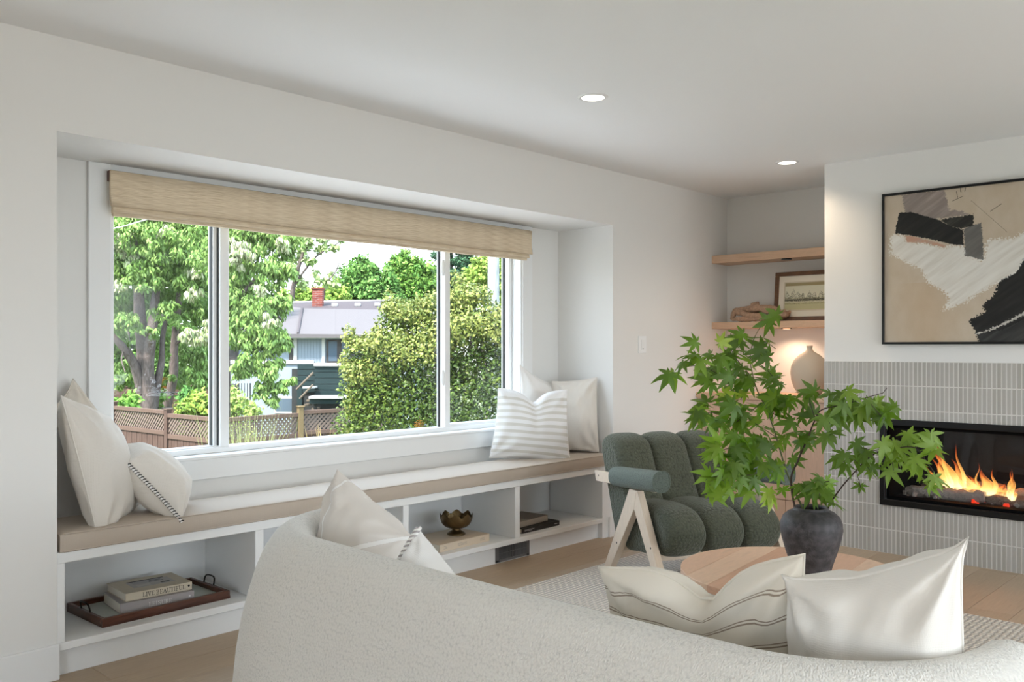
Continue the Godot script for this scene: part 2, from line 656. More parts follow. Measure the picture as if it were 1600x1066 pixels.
func build_room() -> void:
	# floor of long oak boards that run along the window wall
	var fl := struct("floor", boxes_mesh([[V(-3.2, -0.30, -4.3), V(6.6, -0.021, 4.0)]], 0.0), M.floor_oak_0)
	var z := -3.59
	var row := 0
	while z < 3.8:
		var w := 0.19
		var x := -3.0 - fmod(row * 0.83, 2.2)
		while x < 6.27:
			var x0 := maxf(x, -3.0)
			var x1 := minf(x + 2.2, 6.27)
			if x1 - x0 > 0.05 and z < 0.9:
				var p := box("board", V(x0 + 0.0006, -0.021, z + 0.0006), V(x1 - 0.0006, 0.0, z + w - 0.0006), M["floor_oak_%d" % ((row * 7 + int(x * 3.1 + 40.0)) % 4)], fl, 0.0012)
				p.set_meta("kind", "structure")
			elif x1 - x0 > 0.05:
				var p2 := box("board", V(x0, -0.021, z), V(x1, 0.0, z + w - 0.001), M["floor_oak_%d" % (row % 4)], fl, 0.0)
				p2.set_meta("kind", "structure")
			x += 2.2
		z += w
		row += 1
	struct("ceiling", boxes_mesh([[V(-3.2, CEIL, -4.5), V(6.6, CEIL + 0.25, 5.6)]], 0.0), M.ceiling)  # runs on past the back wall: unseen overhang added to keep sun out
	# window wall with the bay let into it
	struct("wall_north", boxes_mesh([
		[V(-3.2, 0, WZ), V(BX0, CEIL, -4.2)], [V(BX1, 0, WZ), V(6.6, CEIL, -4.2)], [V(BX0, 2.08, WZ), V(BX1, CEIL, -4.2)],
		[V(BX0, -0.02, BZ), V(BX1, 0.70, -4.2)], [V(BX0, 0.70, BZ), V(1.64, 2.08, -4.2)], [V(4.385, 0.70, BZ), V(BX1, 2.08, -4.2)], [V(1.64, 1.99, BZ), V(4.385, 2.08, -4.2)],
	], 0.0), M.wall)
	# chimney breast side: alcove back wall, breast, and on towards the back of the room
	struct("wall_east", boxes_mesh([[V(6.27, 0, -4.2), V(6.6, CEIL, 4.0)]], 0.0), M.wall)
	struct("wall_west", boxes_mesh([
		[V(-3.2, 0, -4.2), V(-3.0, CEIL, -0.4)], [V(-3.2, 0, 2.8), V(-3.0, CEIL, 4.0)], [V(-3.2, 0, -0.4), V(-3.0, 0.35, 2.8)], [V(-3.2, 2.15, -0.4), V(-3.0, CEIL, 2.8)],
	], 0.0), M.wall)
	struct("window_3", boxes_mesh([
		[V(-3.12, 0.35, -0.4), V(-3.05, 0.42, 2.8)], [V(-3.12, 2.08, -0.4), V(-3.05, 2.15, 2.8)], [V(-3.12, 0.35, -0.4), V(-3.05, 2.15, -0.33)], [V(-3.12, 0.35, 2.73), V(-3.05, 2.15, 2.8)], [V(-3.12, 0.35, 1.16), V(-3.05, 2.15, 1.24)],
	]), M.vinyl)
	# back wall with wide glazed opening
	struct("wall_south", boxes_mesh([
		[V(-3.2, 0, 3.75), V(0.1, CEIL, 4.0)], [V(5.7, 0, 3.75), V(6.6, CEIL, 4.0)], [V(0.1, 2.2, 3.75), V(5.7, CEIL, 4.0)], [V(0.1, 0, 3.75), V(5.7, 0.3, 4.0)],
	], 0.0), M.wall)
	var w2 := struct("window_2", boxes_mesh([
		[V(0.1, 0.3, 3.82), V(0.17, 2.2, 3.9)], [V(5.63, 0.3, 3.82), V(5.7, 2.2, 3.9)], [V(0.1, 2.13, 3.82), V(5.7, 2.2, 3.9)], [V(0.1, 0.3, 3.82), V(5.7, 0.37, 3.9)],
		[V(1.96, 0.3, 3.82), V(2.03, 2.2, 3.9)], [V(3.8, 0.3, 3.82), V(3.87, 2.2, 3.9)],
	]), M.vinyl)
	w2.set_meta("kind", "structure")
	# baseboards
	struct("baseboard_north", boxes_mesh([[V(-3.0, 0, WZ), V(BX0 + 0.006, 0.135, WZ + 0.014)], [V(BX1 - 0.05, 0, WZ), V(5.80, 0.135, WZ + 0.014)]], 0.003), M.white_paint)
	struct("baseboard_west", boxes_mesh([[V(-3.0, 0, WZ), V(-2.986, 0.135, 3.75)]], 0.003), M.white_paint)
	# light switch
	var sw := thing("light_switch", "white rocker light switch plate on the plain wall beside the window bay", "switch", V(5.10, 1.281, WZ))
	box("plate", V(-0.047, -0.06, 0.0), V(0.047, 0.06, 0.006), M.vinyl, sw, 0.003)
	box("rocker", V(-0.018, -0.035, 0.006), V(0.018, 0.035, 0.0105), M.white_paint, sw, 0.002)
	box("indicator", V(-0.006, -0.030, 0.0105), V(0.006, -0.026, 0.0112), M.vent_metal, sw, 0.0)


func build_window() -> void:
	var gz := -4.15
	var win := struct("window_1", boxes_mesh([
		[V(1.64, 0.70, -4.2), V(4.385, 0.735, -4.02)], [V(1.64, 1.96, -4.2), V(4.385, 1.99, -4.02)], [V(1.64, 0.735, -4.2), V(1.668, 1.96, -4.02)], [V(4.365, 0.735, -4.2), V(4.385, 1.96, -4.02)],
	], 0.002), M.vinyl)
	# frame of the fixed middle pane, the two meeting stiles and the side sashes
	var fr := struct("frame", boxes_mesh([
		[V(1.668, 0.735, -4.18), V(4.365, 0.762, -4.085)], [V(1.668, 1.93, -4.18), V(4.365, 1.96, -4.085)],
	], 0.003), M.vinyl, win)
	fr.name = "frame"
	struct("meeting_stile", boxes_mesh([[V(2.222, 0.735, -4.17), V(2.272, 1.96, -4.09)]], 0.004), M.vinyl, win)
	struct("meeting_stile", boxes_mesh([[V(3.742, 0.735, -4.17), V(3.788, 1.96, -4.09)]], 0.004), M.vinyl, win)
	struct("sash", boxes_mesh([
		[V(1.668, 0.735, -4.17), V(2.222, 0.768, -4.11)], [V(1.668, 1.92, -4.17), V(2.222, 1.95, -4.11)], [V(1.668, 0.735, -4.17), V(1.69, 1.95, -4.11)], [V(2.200, 0.735, -4.17), V(2.222, 1.95, -4.12)],
	], 0.002), M.vinyl, win)
	struct("sash", boxes_mesh([
		[V(3.788, 0.735, -4.17), V(4.365, 0.778, -4.10)], [V(3.788, 1.92, -4.17), V(4.365, 1.95, -4.10)], [V(4.335, 0.735, -4.17), V(4.365, 1.95, -4.10)],
	], 0.002), M.vinyl, win)
	struct("gasket", boxes_mesh([
		[V(2.196, 0.768, -4.152), V(2.2025, 1.92, -4.128)], [V(2.2185, 0.768, -4.118), V(2.2222, 1.92, -4.104)], [V(3.734, 0.762, -4.152), V(3.742, 1.93, -4.136)], [V(4.327, 0.778, -4.152), V(4.335, 1.92, -4.138)],
	], 0.0), M.dark_gasket, win)
	for p in [[1.69, 2.2], [2.272, 3.742], [3.788, 4.335]]:
		var st := new_st()
		add_box(st, V((p[0] + p[1]) * 0.5, 1.345, gz), V(p[1] - p[0] + 0.01, 1.20, 0.004), 0.0)
		struct("pane", done(st), M.window_glass, win)
	# two cam latches on the stile
	for y in [1.07, 1.76]:
		var l := lathe([Vector2(0.0, -0.052), Vector2(0.012, -0.047), Vector2(0.018, -0.03), Vector2(0.02, 0.0), Vector2(0.018, 0.03), Vector2(0.012, 0.047), Vector2(0.0, 0.052)], 14)
		var o := struct("latch", l, M.vinyl, win)
		o.position = V(3.739, y, -4.105)
		o.scale = V(1.0, 1.0, 0.7)
	# casing and apron
	struct("trim_1", boxes_mesh([
		[V(1.555, 0.62, BZ), V(1.652, 2.08, BZ + 0.02)], [V(4.378, 0.62, BZ), V(4.475, 2.08, BZ + 0.02)], [V(1.652, 1.975, BZ), V(4.378, 2.08, BZ + 0.02)], [V(1.652, 0.62, BZ), V(4.378, 0.722, BZ + 0.02)],
		[V(1.648, 0.718, BZ), V(4.382, 0.734, BZ + 0.03)],
	], 0.003), M.white_paint)
	# roman shade
	var sh := thing("roman_shade", "woven straw roman shade folded up across the head of the bay window", "blind", V(1.628, 0, -3.955))
	var w := 4.408 - 1.628
	var main := [Vector2(0.0, 2.042), Vector2(-0.004, 1.97), Vector2(-0.002, 1.915), Vector2(0.006, 1.885), Vector2(-0.004, 1.884), Vector2(-0.014, 1.915), Vector2(-0.018, 1.97), Vector2(-0.012, 2.042)]
	sweep_x("valance", main, 0.0, w, M.straw, sh)
	sweep_x("fold", [Vector2(-0.012, 1.915), Vector2(-0.006, 1.875), Vector2(-0.004, 1.862), Vector2(-0.012, 1.858), Vector2(-0.024, 1.875), Vector2(-0.026, 1.915)], 0.012, w - 0.02, M.straw, sh)
	sweep_x("fold", [Vector2(-0.024, 1.915), Vector2(-0.02, 1.86), Vector2(-0.018, 1.846), Vector2(-0.026, 1.842), Vector2(-0.040, 1.86), Vector2(-0.042, 1.915)], 0.018, w - 0.03, M.straw, sh)
	box("headrail", V(0.004, 2.0, -0.052), V(w - 0.004, 2.046, -0.014), M.tray_wood, sh, 0.001)


func sweep_x(called: String, prof: Array, x0: float, x1: float, m: Material, parent: Node3D) -> MeshInstance3D:
	var st := new_st(true)
	var rows := []
	var n := 24
	for i in n + 1:
		var r := PackedVector3Array()
		var x := lerpf(x0, x1, float(i) / n)
		var wob := 0.0012 * sin(x * 5.0) + 0.0008 * sin(x * 13.0)
		for p in prof:
			r.append(V(x, p.y + wob * (2.05 - p.y) * 6.0, p.x + wob))
		rows.append(r)
	add_grid(st, rows, true)
	add_fan(st, rows[0], false)
	add_fan(st, rows[-1], true)
	return obj(called, done(st), m, parent)


func build_bench() -> void:
	var b := thing("window_bench", "long white built-in bench with open cubbies under the window", "bench", V(0, 0, 0))
	box("bench_top", V(BX0, 0.438, BZ), V(BX1, 0.478, WZ + 0.004), M.white_paint, b, 0.002)
	box("bottom_shelf", V(BX0, 0.104, BZ), V(BX1 - 0.115, 0.134, WZ + 0.001), M.white_paint, b, 0.002)
	box("back_panel", V(BX0, 0.134, BZ), V(BX1 - 0.115, 0.438, BZ + 0.02), M.white_paint, b, 0.0)
	box("kick_plate", V(BX0, 0.0, -3.61), V(BX1 - 0.112, 0.104, -3.588), M.white_paint, b, 0.001)
	for d in [[BX0, 1.289], [2.099, 2.141], [2.955, 2.994], [3.808, 3.85], [4.652, BX1]]:
		box("divider", V(d[0], 0.134 if d[0] < 4.6 else 0.0, BZ + 0.02), V(d[1], 0.438, WZ), M.white_paint, b, 0.002)
	# seat cushion
	var c := thing("seat_cushion", "long flat taupe seat cushion lying on the window bench", "cushion", V(3.0, 0.478, -3.72))
	var st := new_st(true)
	var rows := []
	var x0 := BX0 + 0.012 - 3.0
	var x1 := BX1 - 0.01 - 3.0
	var n := 140
	var fn := FastNoiseLite.new()
	fn.frequency = 1.1
	fn.seed = 4
	for i in n + 1:
		var t := float(i) / n
		var x := lerpf(x0, x1, t)
		var e := minf(t, 1.0 - t) * (x1 - x0)
		var k := 1.0 if e > 0.02 else sqrt(clampf(e / 0.02, 0.0, 1.0))
		var zb := -0.195 + 0.012 * fn.get_noise_2d(x * 2.0, 3.0) + 0.006 * fn.get_noise_2d(x * 7.0, 9.0)
		var r := PackedVector3Array()
		for q in [[0.176, 0.0], [0.180, 0.006], [0.181, 0.036], [0.180, 0.064], [0.176, 0.071], [0.168, 0.0735], [0.10, 0.075], [0.0, 0.0765], [-0.08, 0.0755], [-0.15, 0.074]]:
			r.append(V(x, q[1] * (0.9 + 0.1 * k), q[0] - (1.0 - k) * 0.012))
		var ripple := 0.004 * fn.get_noise_2d(x * 6.0, 1.0)
		r.append(V(x, 0.071 + ripple, zb + 0.012))
		r.append(V(x, 0.064 + ripple, zb))
		r.append(V(x, 0.02, zb - 0.002))
		r.append(V(x, 0.0, zb + 0.004))
		rows.append(r)
	add_grid(st, rows, true)
	add_fan(st, rows[0], false)
	add_fan(st, rows[-1], true)
	obj("cover", done(st), M.bench_cloth, c)
	for y in [0.004, 0.0705]:
		obj("piping", tube([V(x0 + 0.01, y, 0.179), V(0, y, 0.179), V(x1 - 0.01, y, 0.179)], [0.0028], 6), M.bench_cloth, c)
	# floor register in the kick plate
	var v := thing("floor_register", "dark grey metal air register set in the white kick plate", "vent", V(3.823, 0.056, -3.588))
	obj("frame", boxes_mesh([
		[V(-0.146, -0.05, 0), V(0.146, -0.036, 0.007)], [V(-0.146, 0.036, 0), V(0.146, 0.05, 0.007)], [V(-0.146, -0.05, 0), V(-0.118, 0.05, 0.007)], [V(0.118, -0.05, 0), V(0.146, 0.05, 0.007)], [V(-0.006, -0.05, 0), V(0.006, 0.05, 0.006)],
	], 0.001), M.vent_metal, v)
	box("backing", V(-0.118, -0.036, 0.0), V(0.118, 0.036, 0.001), M.firebox_black, v, 0.0)
	for i in 22:
		if i == 10 or i == 11:
			continue
		var x := -0.113 + i * 0.01076
		var s := obj("louvre", box_mesh(V(0.0048, 0.072, 0.006), 0.0), M.vent_metal, v)
		s.position = V(x, 0, 0.004)
		s.rotation.y = 0.5 if i < 10 else -0.5
	box("damper_bar", V(-0.118, -0.002, 0.0035), V(0.118, 0.002, 0.0065), M.vent_metal, v, 0.0)


func build_alcove() -> void:
	for k in 2:
		var y0: float = [1.405, 1.910][k]
		var y1: float = [1.455, 1.970][k]
		var s := thing("floating_shelf", ["pale oak floating shelf holding the driftwood and the framed sketch", "empty pale oak floating shelf above the framed sketch"][k], "shelf", V(6.153, y0, -2.99), "floating shelves in the alcove")
		box("board", V(-0.117, 0.0, -0.56), V(0.117, y1 - y0, 0.563), M.shelf_oak, s, 0.002)
		# puck lamp under the shelf
		var p := thing("puck_light", ["small round puck lamp glowing under the lower shelf above the white vase", "small dark round puck lamp under the upper shelf"][k], "lamp", V(6.085, y0, -2.96), "puck lamps under the shelves")
		obj("housing", lathe([Vector2(0.036, -0.007), Vector2(0.038, -0.004), Vector2(0.038, 0.0)], 24), M.black_metal, p)
		var lens := obj("lens", lathe([Vector2(0.0, -0.0085), Vector2(0.026, -0.0085), Vector2(0.028, -0.0065)], 24), M.lamp_warm if k == 0 else M.vent_metal, p)
		lens.position.y = 0.0
		if k == 0:
			var sp := SpotLight3D.new()
			sp.name = "puck_spot"
			sp.light_color = Color(1.0, 0.84, 0.71)
			sp.light_energy = 0.24
			sp.spot_angle = 75.0
			sp.spot_angle_attenuation = 0.6
			sp.spot_range = 10.0
			sp.spot_attenuation = 2.0
			sp.light_size = 0.025
			sp.shadow_enabled = true
			sp.position = V(6.085, y0 - 0.014, -2.96)
			sp.rotation.x = -PI / 2
			add_child(sp)
	# base cabinet
	var cb := thing("base_cabinet", "pale oak base cabinet with plain doors standing in the alcove", "cabinet", V(6.03, 0, -2.99))
	box("body", V(-0.17, 0.10, -0.555), V(0.215, 0.885, 0.555), M.cabinet_oak, cb, 0.001)
	box("plinth", V(-0.16, 0.0, -0.555), V(0.2, 0.10, 0.558), M.cabinet_oak, cb, 0.001)
	box("countertop", V(-0.232, 0.885, -0.558), V(0.228, 0.922, 0.556), M.shelf_oak, cb, 0.002)
	box("filler", V(-0.215, 0.0, -0.556), V(-0.17, 0.884, -0.484), M.cabinet_oak, cb, 0.001)
	box("filler", V(-0.215, 0.0, 0.474), V(-0.17, 0.884, 0.558), M.cabinet_oak, cb, 0.001)
	for i in 3:
		var z0 := -0.482 + i * 0.3185
		box("door", V(-0.215, 0.195, z0), V(-0.172, 0.882, z0 + 0.315), M.cabinet_oak, cb, 0.0015)
		box("drawer_front", V(-0.215, 0.02, z0), V(-0.172, 0.191, z0 + 0.315), M.cabinet_oak, cb, 0.0015)
	# white bottle vase
	var v := obj("bottle_vase", lathe([Vector2(0.05, 0.0), Vector2(0.075, 0.006), Vector2(0.105, 0.05), Vector2(0.124, 0.105), Vector2(0.13, 0.16), Vector2(0.125, 0.205), Vector2(0.105, 0.25), Vector2(0.075, 0.283), Vector2(0.042, 0.303), Vector2(0.025, 0.315), Vector2(0.018, 0.33), Vector2(0.021, 0.35), Vector2(0.023, 0.352), Vector2(0.017, 0.349), Vector2(0.013, 0.33), Vector2(0.0, 0.32)], 48), M.clay_white)
	v.position = V(6.0, 0.922, -2.745)
	tag(v, "round cream ceramic bottle vase with a tiny neck on the oak cabinet", "vase")
	# framed ink sketch, leaning on the alcove wall
	var f := thing("framed_sketch", "small ink landscape sketch in a brown wooden frame leaning on the alcove wall", "picture", V(6.135, 1.456, -2.83))
	f.rotation.z = -0.10
	var w := 0.255
	var h := 0.365
	obj("frame", boxes_mesh([
		[V(-0.012, 0, -w), V(0.010, 0.03, w)], [V(-0.012, h - 0.03, -w), V(0.010, h, w)], [V(-0.012, 0.03, -w), V(0.010, h - 0.03, -w + 0.03)], [V(-0.012, 0.03, w - 0.03), V(0.010, h - 0.03, w)],
	], 0.003), M.frame_wood, f)
	box("mat_board", V(0.002, 0.03, -w + 0.03), V(0.008, h - 0.03, w - 0.03), M.paper, f, 0.0)
	obj("mat_edge", boxes_mesh([
		[V(-0.001, 0.075, -w + 0.072), V(0.002, 0.083, w - 0.072)], [V(-0.001, h - 0.083, -w + 0.072), V(0.002, h - 0.075, w - 0.072)], [V(-0.001, 0.083, -w + 0.072), V(0.002, h - 0.083, -w + 0.08)], [V(-0.001, 0.083, w - 0.08), V(0.002, h - 0.083, w - 0.072)],
	], 0.0), M.book_cream, f)
	var sk := mat("sketch_print", Color.WHITE, 0.7)
	sk.albedo_texture = sketch_image()
	var pr := obj("print", quad_x(0.0015, h - 0.083, 0.083, -w + 0.08, w - 0.08), sk, f)
	pr.position = V(0, 0, 0)
	# driftwood
	driftwood()


# an upright rectangle that faces -x, with its picture's left edge at z0
func quad_x(x: float, y_top: float, y_low: float, z0: float, z1: float) -> ArrayMesh:
	var st := new_st()
	var q := [V(x, y_top, z0), V(x, y_top, z1), V(x, y_low, z1), V(x, y_low, z0)]
	var uv := [Vector2(0, 0), Vector2(1, 0), Vector2(1, 1), Vector2(0, 1)]
	for k in [0, 1, 2, 0, 2, 3]:
		st.set_uv(uv[k])
		st.add_vertex(q[k])
	return done(st)


func sketch_image() -> ImageTexture:
	var im := Image.create(240, 140, false, Image.FORMAT_RGB8)
	im.fill(Color(0.80, 0.78, 0.66))
	im.fill_rect(Rect2i(0, 0, 240, 16), Color(0.62, 0.57, 0.42))
	im.fill_rect(Rect2i(0, 16, 240, 62), Color(0.84, 0.83, 0.74))
	im.fill_rect(Rect2i(0, 104, 240, 36), Color(0.74, 0.72, 0.56))
	var r := RandomNumberGenerator.new()
	r.seed = 31
	for k in 1500:
		var x := r.randf() * 240.0
		var hgt := 18.0 + 22.0 * absf(sin(x * 0.05 + 1.0)) + 10.0 * sin(x * 0.21)
		if x > 30 and x < 58:
			hgt = 66.0 - absf(x - 44.0) * 2.6
		var y := 92.0 - r.randf() * hgt
		var c := Color(0.16, 0.16, 0.12).lerp(Color(0.55, 0.53, 0.42), r.randf() * 0.9)
		var l := r.randi_range(1, 4)
		for i in l:
			var px := clampi(int(x) + (i if k % 3 == 0 else 0), 0, 239)
			var py := clampi(int(y) + (i if k % 3 != 0 else 0), 0, 139)
			im.set_pixel(px, py, c)
	for k in 2600:
		var x2 := r.randi_range(0, 239)
		var y2 := int(90 + r.randfn(0, 4.0))
		im.set_pixel(x2, clampi(y2, 0, 139), Color(0.10, 0.10, 0.08))
	for k in 420:
		im.set_pixel(r.randi_range(0, 238), clampi(int(108 + r.randfn(0, 2.0)), 0, 139), Color(0.26, 0.25, 0.20))
	return ImageTexture.create_from_image(im)


func driftwood() -> void:
	var d := thing("driftwood", "twisted bundle of bleached driftwood lying on the lower oak shelf", "driftwood", V(5.0, 1.455, -3.2))
	d.position.x = 6.10
	var r := RandomNumberGenerator.new()
	r.seed = 5
	var paths := [
		[V(-0.02, 0.02, -0.20), V(-0.03, 0.085, -0.16), V(-0.01, 0.10, -0.05), V(0.0, 0.085, 0.08), V(-0.02, 0.05, 0.20), V(-0.03, 0.045, 0.255)],
		[V(0.02, 0.02, -0.22), V(0.01, 0.08, -0.195), V(-0.03, 0.075, -0.13), V(-0.05, 0.045, -0.04), V(-0.04, 0.035, 0.08), V(-0.02, 0.03, 0.2)],
		[V(-0.05, 0.02, -0.18), V(-0.055, 0.02, -0.06), V(-0.05, 0.022, 0.05), V(-0.03, 0.04, 0.16), V(-0.015, 0.075, 0.235)],
		[V(0.04, 0.02, -0.16), V(0.03, 0.07, -0.04), V(0.02, 0.105, 0.04), V(0.01, 0.09, 0.13), V(0.02, 0.05, 0.22)],
		[V(0.0, 0.055, -0.10), V(-0.03, 0.10, 0.0), V(-0.045, 0.085, 0.09), V(-0.04, 0.05, 0.17)],
		[V(0.03, 0.025, -0.06), V(0.04, 0.03, 0.08), V(0.03, 0.04, 0.2), V(0.0, 0.07, 0.26)],
		[V(-0.02, 0.09, -0.07), V(0.0, 0.125, -0.02), V(0.02, 0.135, 0.0)],
	]
	for p in paths:
		var c := curve(p, 22)
		var rad := []
		var base := r.randf_range(0.017, 0.024)
		for i in c.size():
			var t := float(i) / (c.size() - 1)
			rad.append(base * (0.55 + 0.55 * sin(PI * clampf(t * 0.9 + 0.08, 0.0, 1.0))) * (1.0 + 0.18 * sin(t * 17.0 + base * 900.0)))
			c[i] += V(r.randfn(0, 0.0015), r.randfn(0, 0.0015), 0)
		obj("branch", tube(c, rad, 9), M.driftwood, d)


func build_ceiling_lights() -> void:
	for i in 2:
		var x: float = [3.294, 5.294][i]
		var t := thing("downlight", ["round white recessed downlight nearer the window bay", "round white recessed downlight in the ceiling before the alcove"][i], "light", V(x, CEIL, -2.57), "recessed downlights")
		obj("trim_ring", lathe([Vector2(0.052, -0.001), Vector2(0.056, -0.006), Vector2(0.068, -0.004), Vector2(0.072, 0.0)], 36), M.white_paint, t)
		obj("diffuser", lathe([Vector2(0.0, -0.0045), Vector2(0.054, -0.0045), Vector2(0.055, -0.001)], 36), M.lamp_white, t)
		var sp := SpotLight3D.new()
		sp.name = "downlight_beam"
		sp.light_color = Color(1.0, 0.90, 0.78)
		sp.light_energy = [0.5, 0.62][i]
		sp.spot_angle = 68.0
		sp.spot_angle_attenuation = 0.9
		sp.spot_range = 12.0
		sp.spot_attenuation = 2.0
		sp.light_size = 0.05
		sp.shadow_enabled = true
		sp.position = V(x, CEIL - 0.012, -2.57)
		sp.rotation.x = -PI / 2
		add_child(sp)

# ------------------------------------------------------------------ fireplace

const TX := 5.52      # face of the tiles


func build_fireplace() -> void:
	var z0 := -2.43
	var z1 := 0.45
	# breast with the firebox let into it
	var br := struct("wall_breast", boxes_mesh([
		[V(TX + 0.012, 1.176, z0), V(6.28, CEIL, z1)], [V(TX + 0.008, 0, z0 + 0.002), V(6.28, 0.30, z1)], [V(TX + 0.008, 0.818, z0 + 0.002), V(6.28, 1.176, z1)],
		[V(TX + 0.008, 0.30, z0 + 0.002), V(6.28, 0.818, -2.04)], [V(TX + 0.008, 0.30, -0.35), V(6.28, 0.818, z1)], [V(5.98, 0.30, -2.04), V(6.28, 0.818, -0.35)],
	], 0.0), M.wall)
	# tiled face: a grout bed with upright finger tiles
	var face := struct("tiled_face", boxes_mesh([
		[V(TX + 0.002, 0, z0 + 0.001), V(TX + 0.0085, 0.30, z1)], [V(TX + 0.002, 0.818, z0 + 0.001), V(TX + 0.0085, 1.174, z1)],
		[V(TX + 0.002, 0.30, z0 + 0.001), V(TX + 0.0085, 0.818, -2.06)], [V(TX + 0.002, 0.30, -0.33), V(TX + 0.0085, 0.818, z1)],
	], 0.0), M.grout, br)
	var pitch := 0.02525
	var rest := []
	var r := RandomNumberGenerator.new()
	r.seed = 77
	var rows := 8
	for row in rows:
		var y0 := row * 0.147 + 0.0015
		var y1 := (row + 1) * 0.147 - 0.0042
		var k := 0
		while true:
			var za := z0 + 0.001 + k * pitch
			var zb := za + pitch - 0.0058
			if zb > z1:
				break
			k += 1
			var ya := y0
			var yb := y1
			if zb > -2.07 and za < -0.32:
				if ya >= 0.295 and yb <= 0.823:
					continue
				if ya < 0.295 and yb > 0.295:
					yb = 0.295
				elif ya < 0.823 and yb > 0.823:
					ya = 0.823
			if yb - ya < 0.004:
				continue
			var lo := V(TX + r.randf_range(-0.0006, 0.0006), ya, za)
			var hi := V(TX + 0.006, yb, zb)
			if za < -1.22:
				var t := obj("tile", box_mesh(V(0.006, yb - ya, zb - za), 0.0012), M["tile_%d" % r.randi_range(0, 2)], face)
				t.position = V(lo.x + 0.003, (ya + yb) * 0.5, (za + zb) * 0.5)
				t.set_meta("kind", "structure")
			else:
				rest.append([lo, hi])
	var rs := obj("tiles", boxes_mesh(rest, 0.001), M.tile_0, face)
	rs.set_meta("kind", "stuff")
	# gas fire
	var f := thing("gas_fireplace", "long black framed gas fire with glass front set in the pale tiled breast", "fireplace", V(TX, 0.295, 0))
	var a := -2.07
	var b := -0.32
	var hh := 0.528
	obj("frame", boxes_mesh([
		[V(-0.016, 0, a), V(0.01, 0.036, b)], [V(-0.016, hh - 0.036, a), V(0.01, hh, b)], [V(-0.016, 0.036, a), V(0.01, hh - 0.036, a + 0.03)], [V(-0.016, 0.036, b - 0.03), V(0.01, hh - 0.036, b)],
	], 0.002), M.black_metal, f)
	obj("inner_surround", boxes_mesh([
		[V(0.01, 0.03, a + 0.026), V(0.09, 0.055, b - 0.026)], [V(0.01, hh - 0.055, a + 0.026), V(0.09, hh - 0.03, b - 0.026)], [V(0.01, 0.05, a + 0.026), V(0.09, hh - 0.05, a + 0.05)], [V(0.01, 0.05, b - 0.05), V(0.09, hh - 0.05, b - 0.026)],
	], 0.001), M.firebox_black, f)
	obj("firebox", boxes_mesh([
		[V(0.44, 0.01, a + 0.04), V(0.455, hh - 0.02, b - 0.04)], [V(0.05, 0.012, a + 0.035), V(0.45, 0.045, b - 0.035)], [V(0.05, hh - 0.04, a + 0.035), V(0.45, hh - 0.015, b - 0.035)],
		[V(0.05, 0.04, a + 0.034), V(0.45, hh - 0.03, a + 0.046)], [V(0.05, 0.04, b - 0.046), V(0.45, hh - 0.03, b - 0.034)],
	], 0.0), M.firebox_black, f)
	obj("glass", boxes_mesh([[V(0.060, 0.05, a + 0.045), V(0.064, hh - 0.05, b - 0.045)]], 0.0), M.fire_glass, f)
	# logs
	var bark := textured("log_bark", Color(0.40, 0.335, 0.29), 0.9, M.soft_tex, Vector3(6, 6, 6))
	var bn := noise_tex(0.03, FastNoiseLite.TYPE_CELLULAR, [[0.0, 0.0], [1.0, 1.0]], 3, 256, 21)
	bumped(bark, bn, 1.2)
	var ash := textured("log_ash", Color(0.52, 0.49, 0.46), 0.9, M.soft_tex, Vector3(8, 8, 8))
	bumped(ash, bn, 0.6)
	var logs := [
		[V(0.17, 0.075, a + 0.10), V(0.15, 0.085, a + 0.55), 0.038, ash], [V(0.24, 0.08, a + 0.25), V(0.20, 0.075, a + 0.95), 0.042, bark], [V(0.32, 0.09, a + 0.15), V(0.28, 0.13, a + 0.62), 0.036, bark],
		[V(0.16, 0.07, a + 0.55), V(0.14, 0.07, a + 1.15), 0.034, bark], [V(0.26, 0.10, a + 0.62), V(0.16, 0.155, a + 0.98), 0.036, ash], [V(0.30, 0.085, a + 0.9), V(0.24, 0.09, a + 1.5), 0.042, bark], [V(0.14, 0.07, a + 1.0), V(0.18, 0.075, a + 1.6), 0.036, ash],
	]
	for l in logs:
		var pts := []
		var rad := []
		for i in 15:
			var t := i / 14.0
			pts.append((l[0] as Vector3).lerp(l[1], t) + V(r.randfn(0, 0.003), r.randfn(0, 0.003), 0))
			rad.append(l[2] * (1.0 + r.randfn(0, 0.05)) * (0.75 if i == 0 or i == 14 else 1.0))
		obj("log", tube(pts, rad, 11), l[3], f)
	# glowing ember bed
	var em := mat("ember", Color(0.25, 0.09, 0.06), 0.9)
	em.emission_enabled = true
	em.emission = Color(1.0, 0.22, 0.07)
	em.emission_energy_multiplier = 0.8
	var st := new_st()
	var st2 := new_st()
	for i in 240:
		var p := V(r.randf_range(0.09, 0.34), 0.05 + r.randf() * 0.02, a + r.randf_range(0.09, 1.65))
		var hot: bool = p.z > a + 0.42 and r.randf() < 0.55
		add_box(st if hot else st2, p, V(0.02, 0.016, 0.024) * r.randf_range(0.5, 1.3), 0.003, Basis.from_euler(V(r.randf() * 3, r.randf() * 3, r.randf() * 3)))
	var e1 := obj("flame_ember_bed", done(st), em, f)
	e1.set_meta("kind", "stuff")
	var e2 := obj("ash_bed", done(st2), ash, f)
	e2.set_meta("kind", "stuff")
	# flames
	var im := Image.create(32, 128, false, Image.FORMAT_RGBA8)
	var im2 := Image.create(32, 128, false, Image.FORMAT_RGBA8)
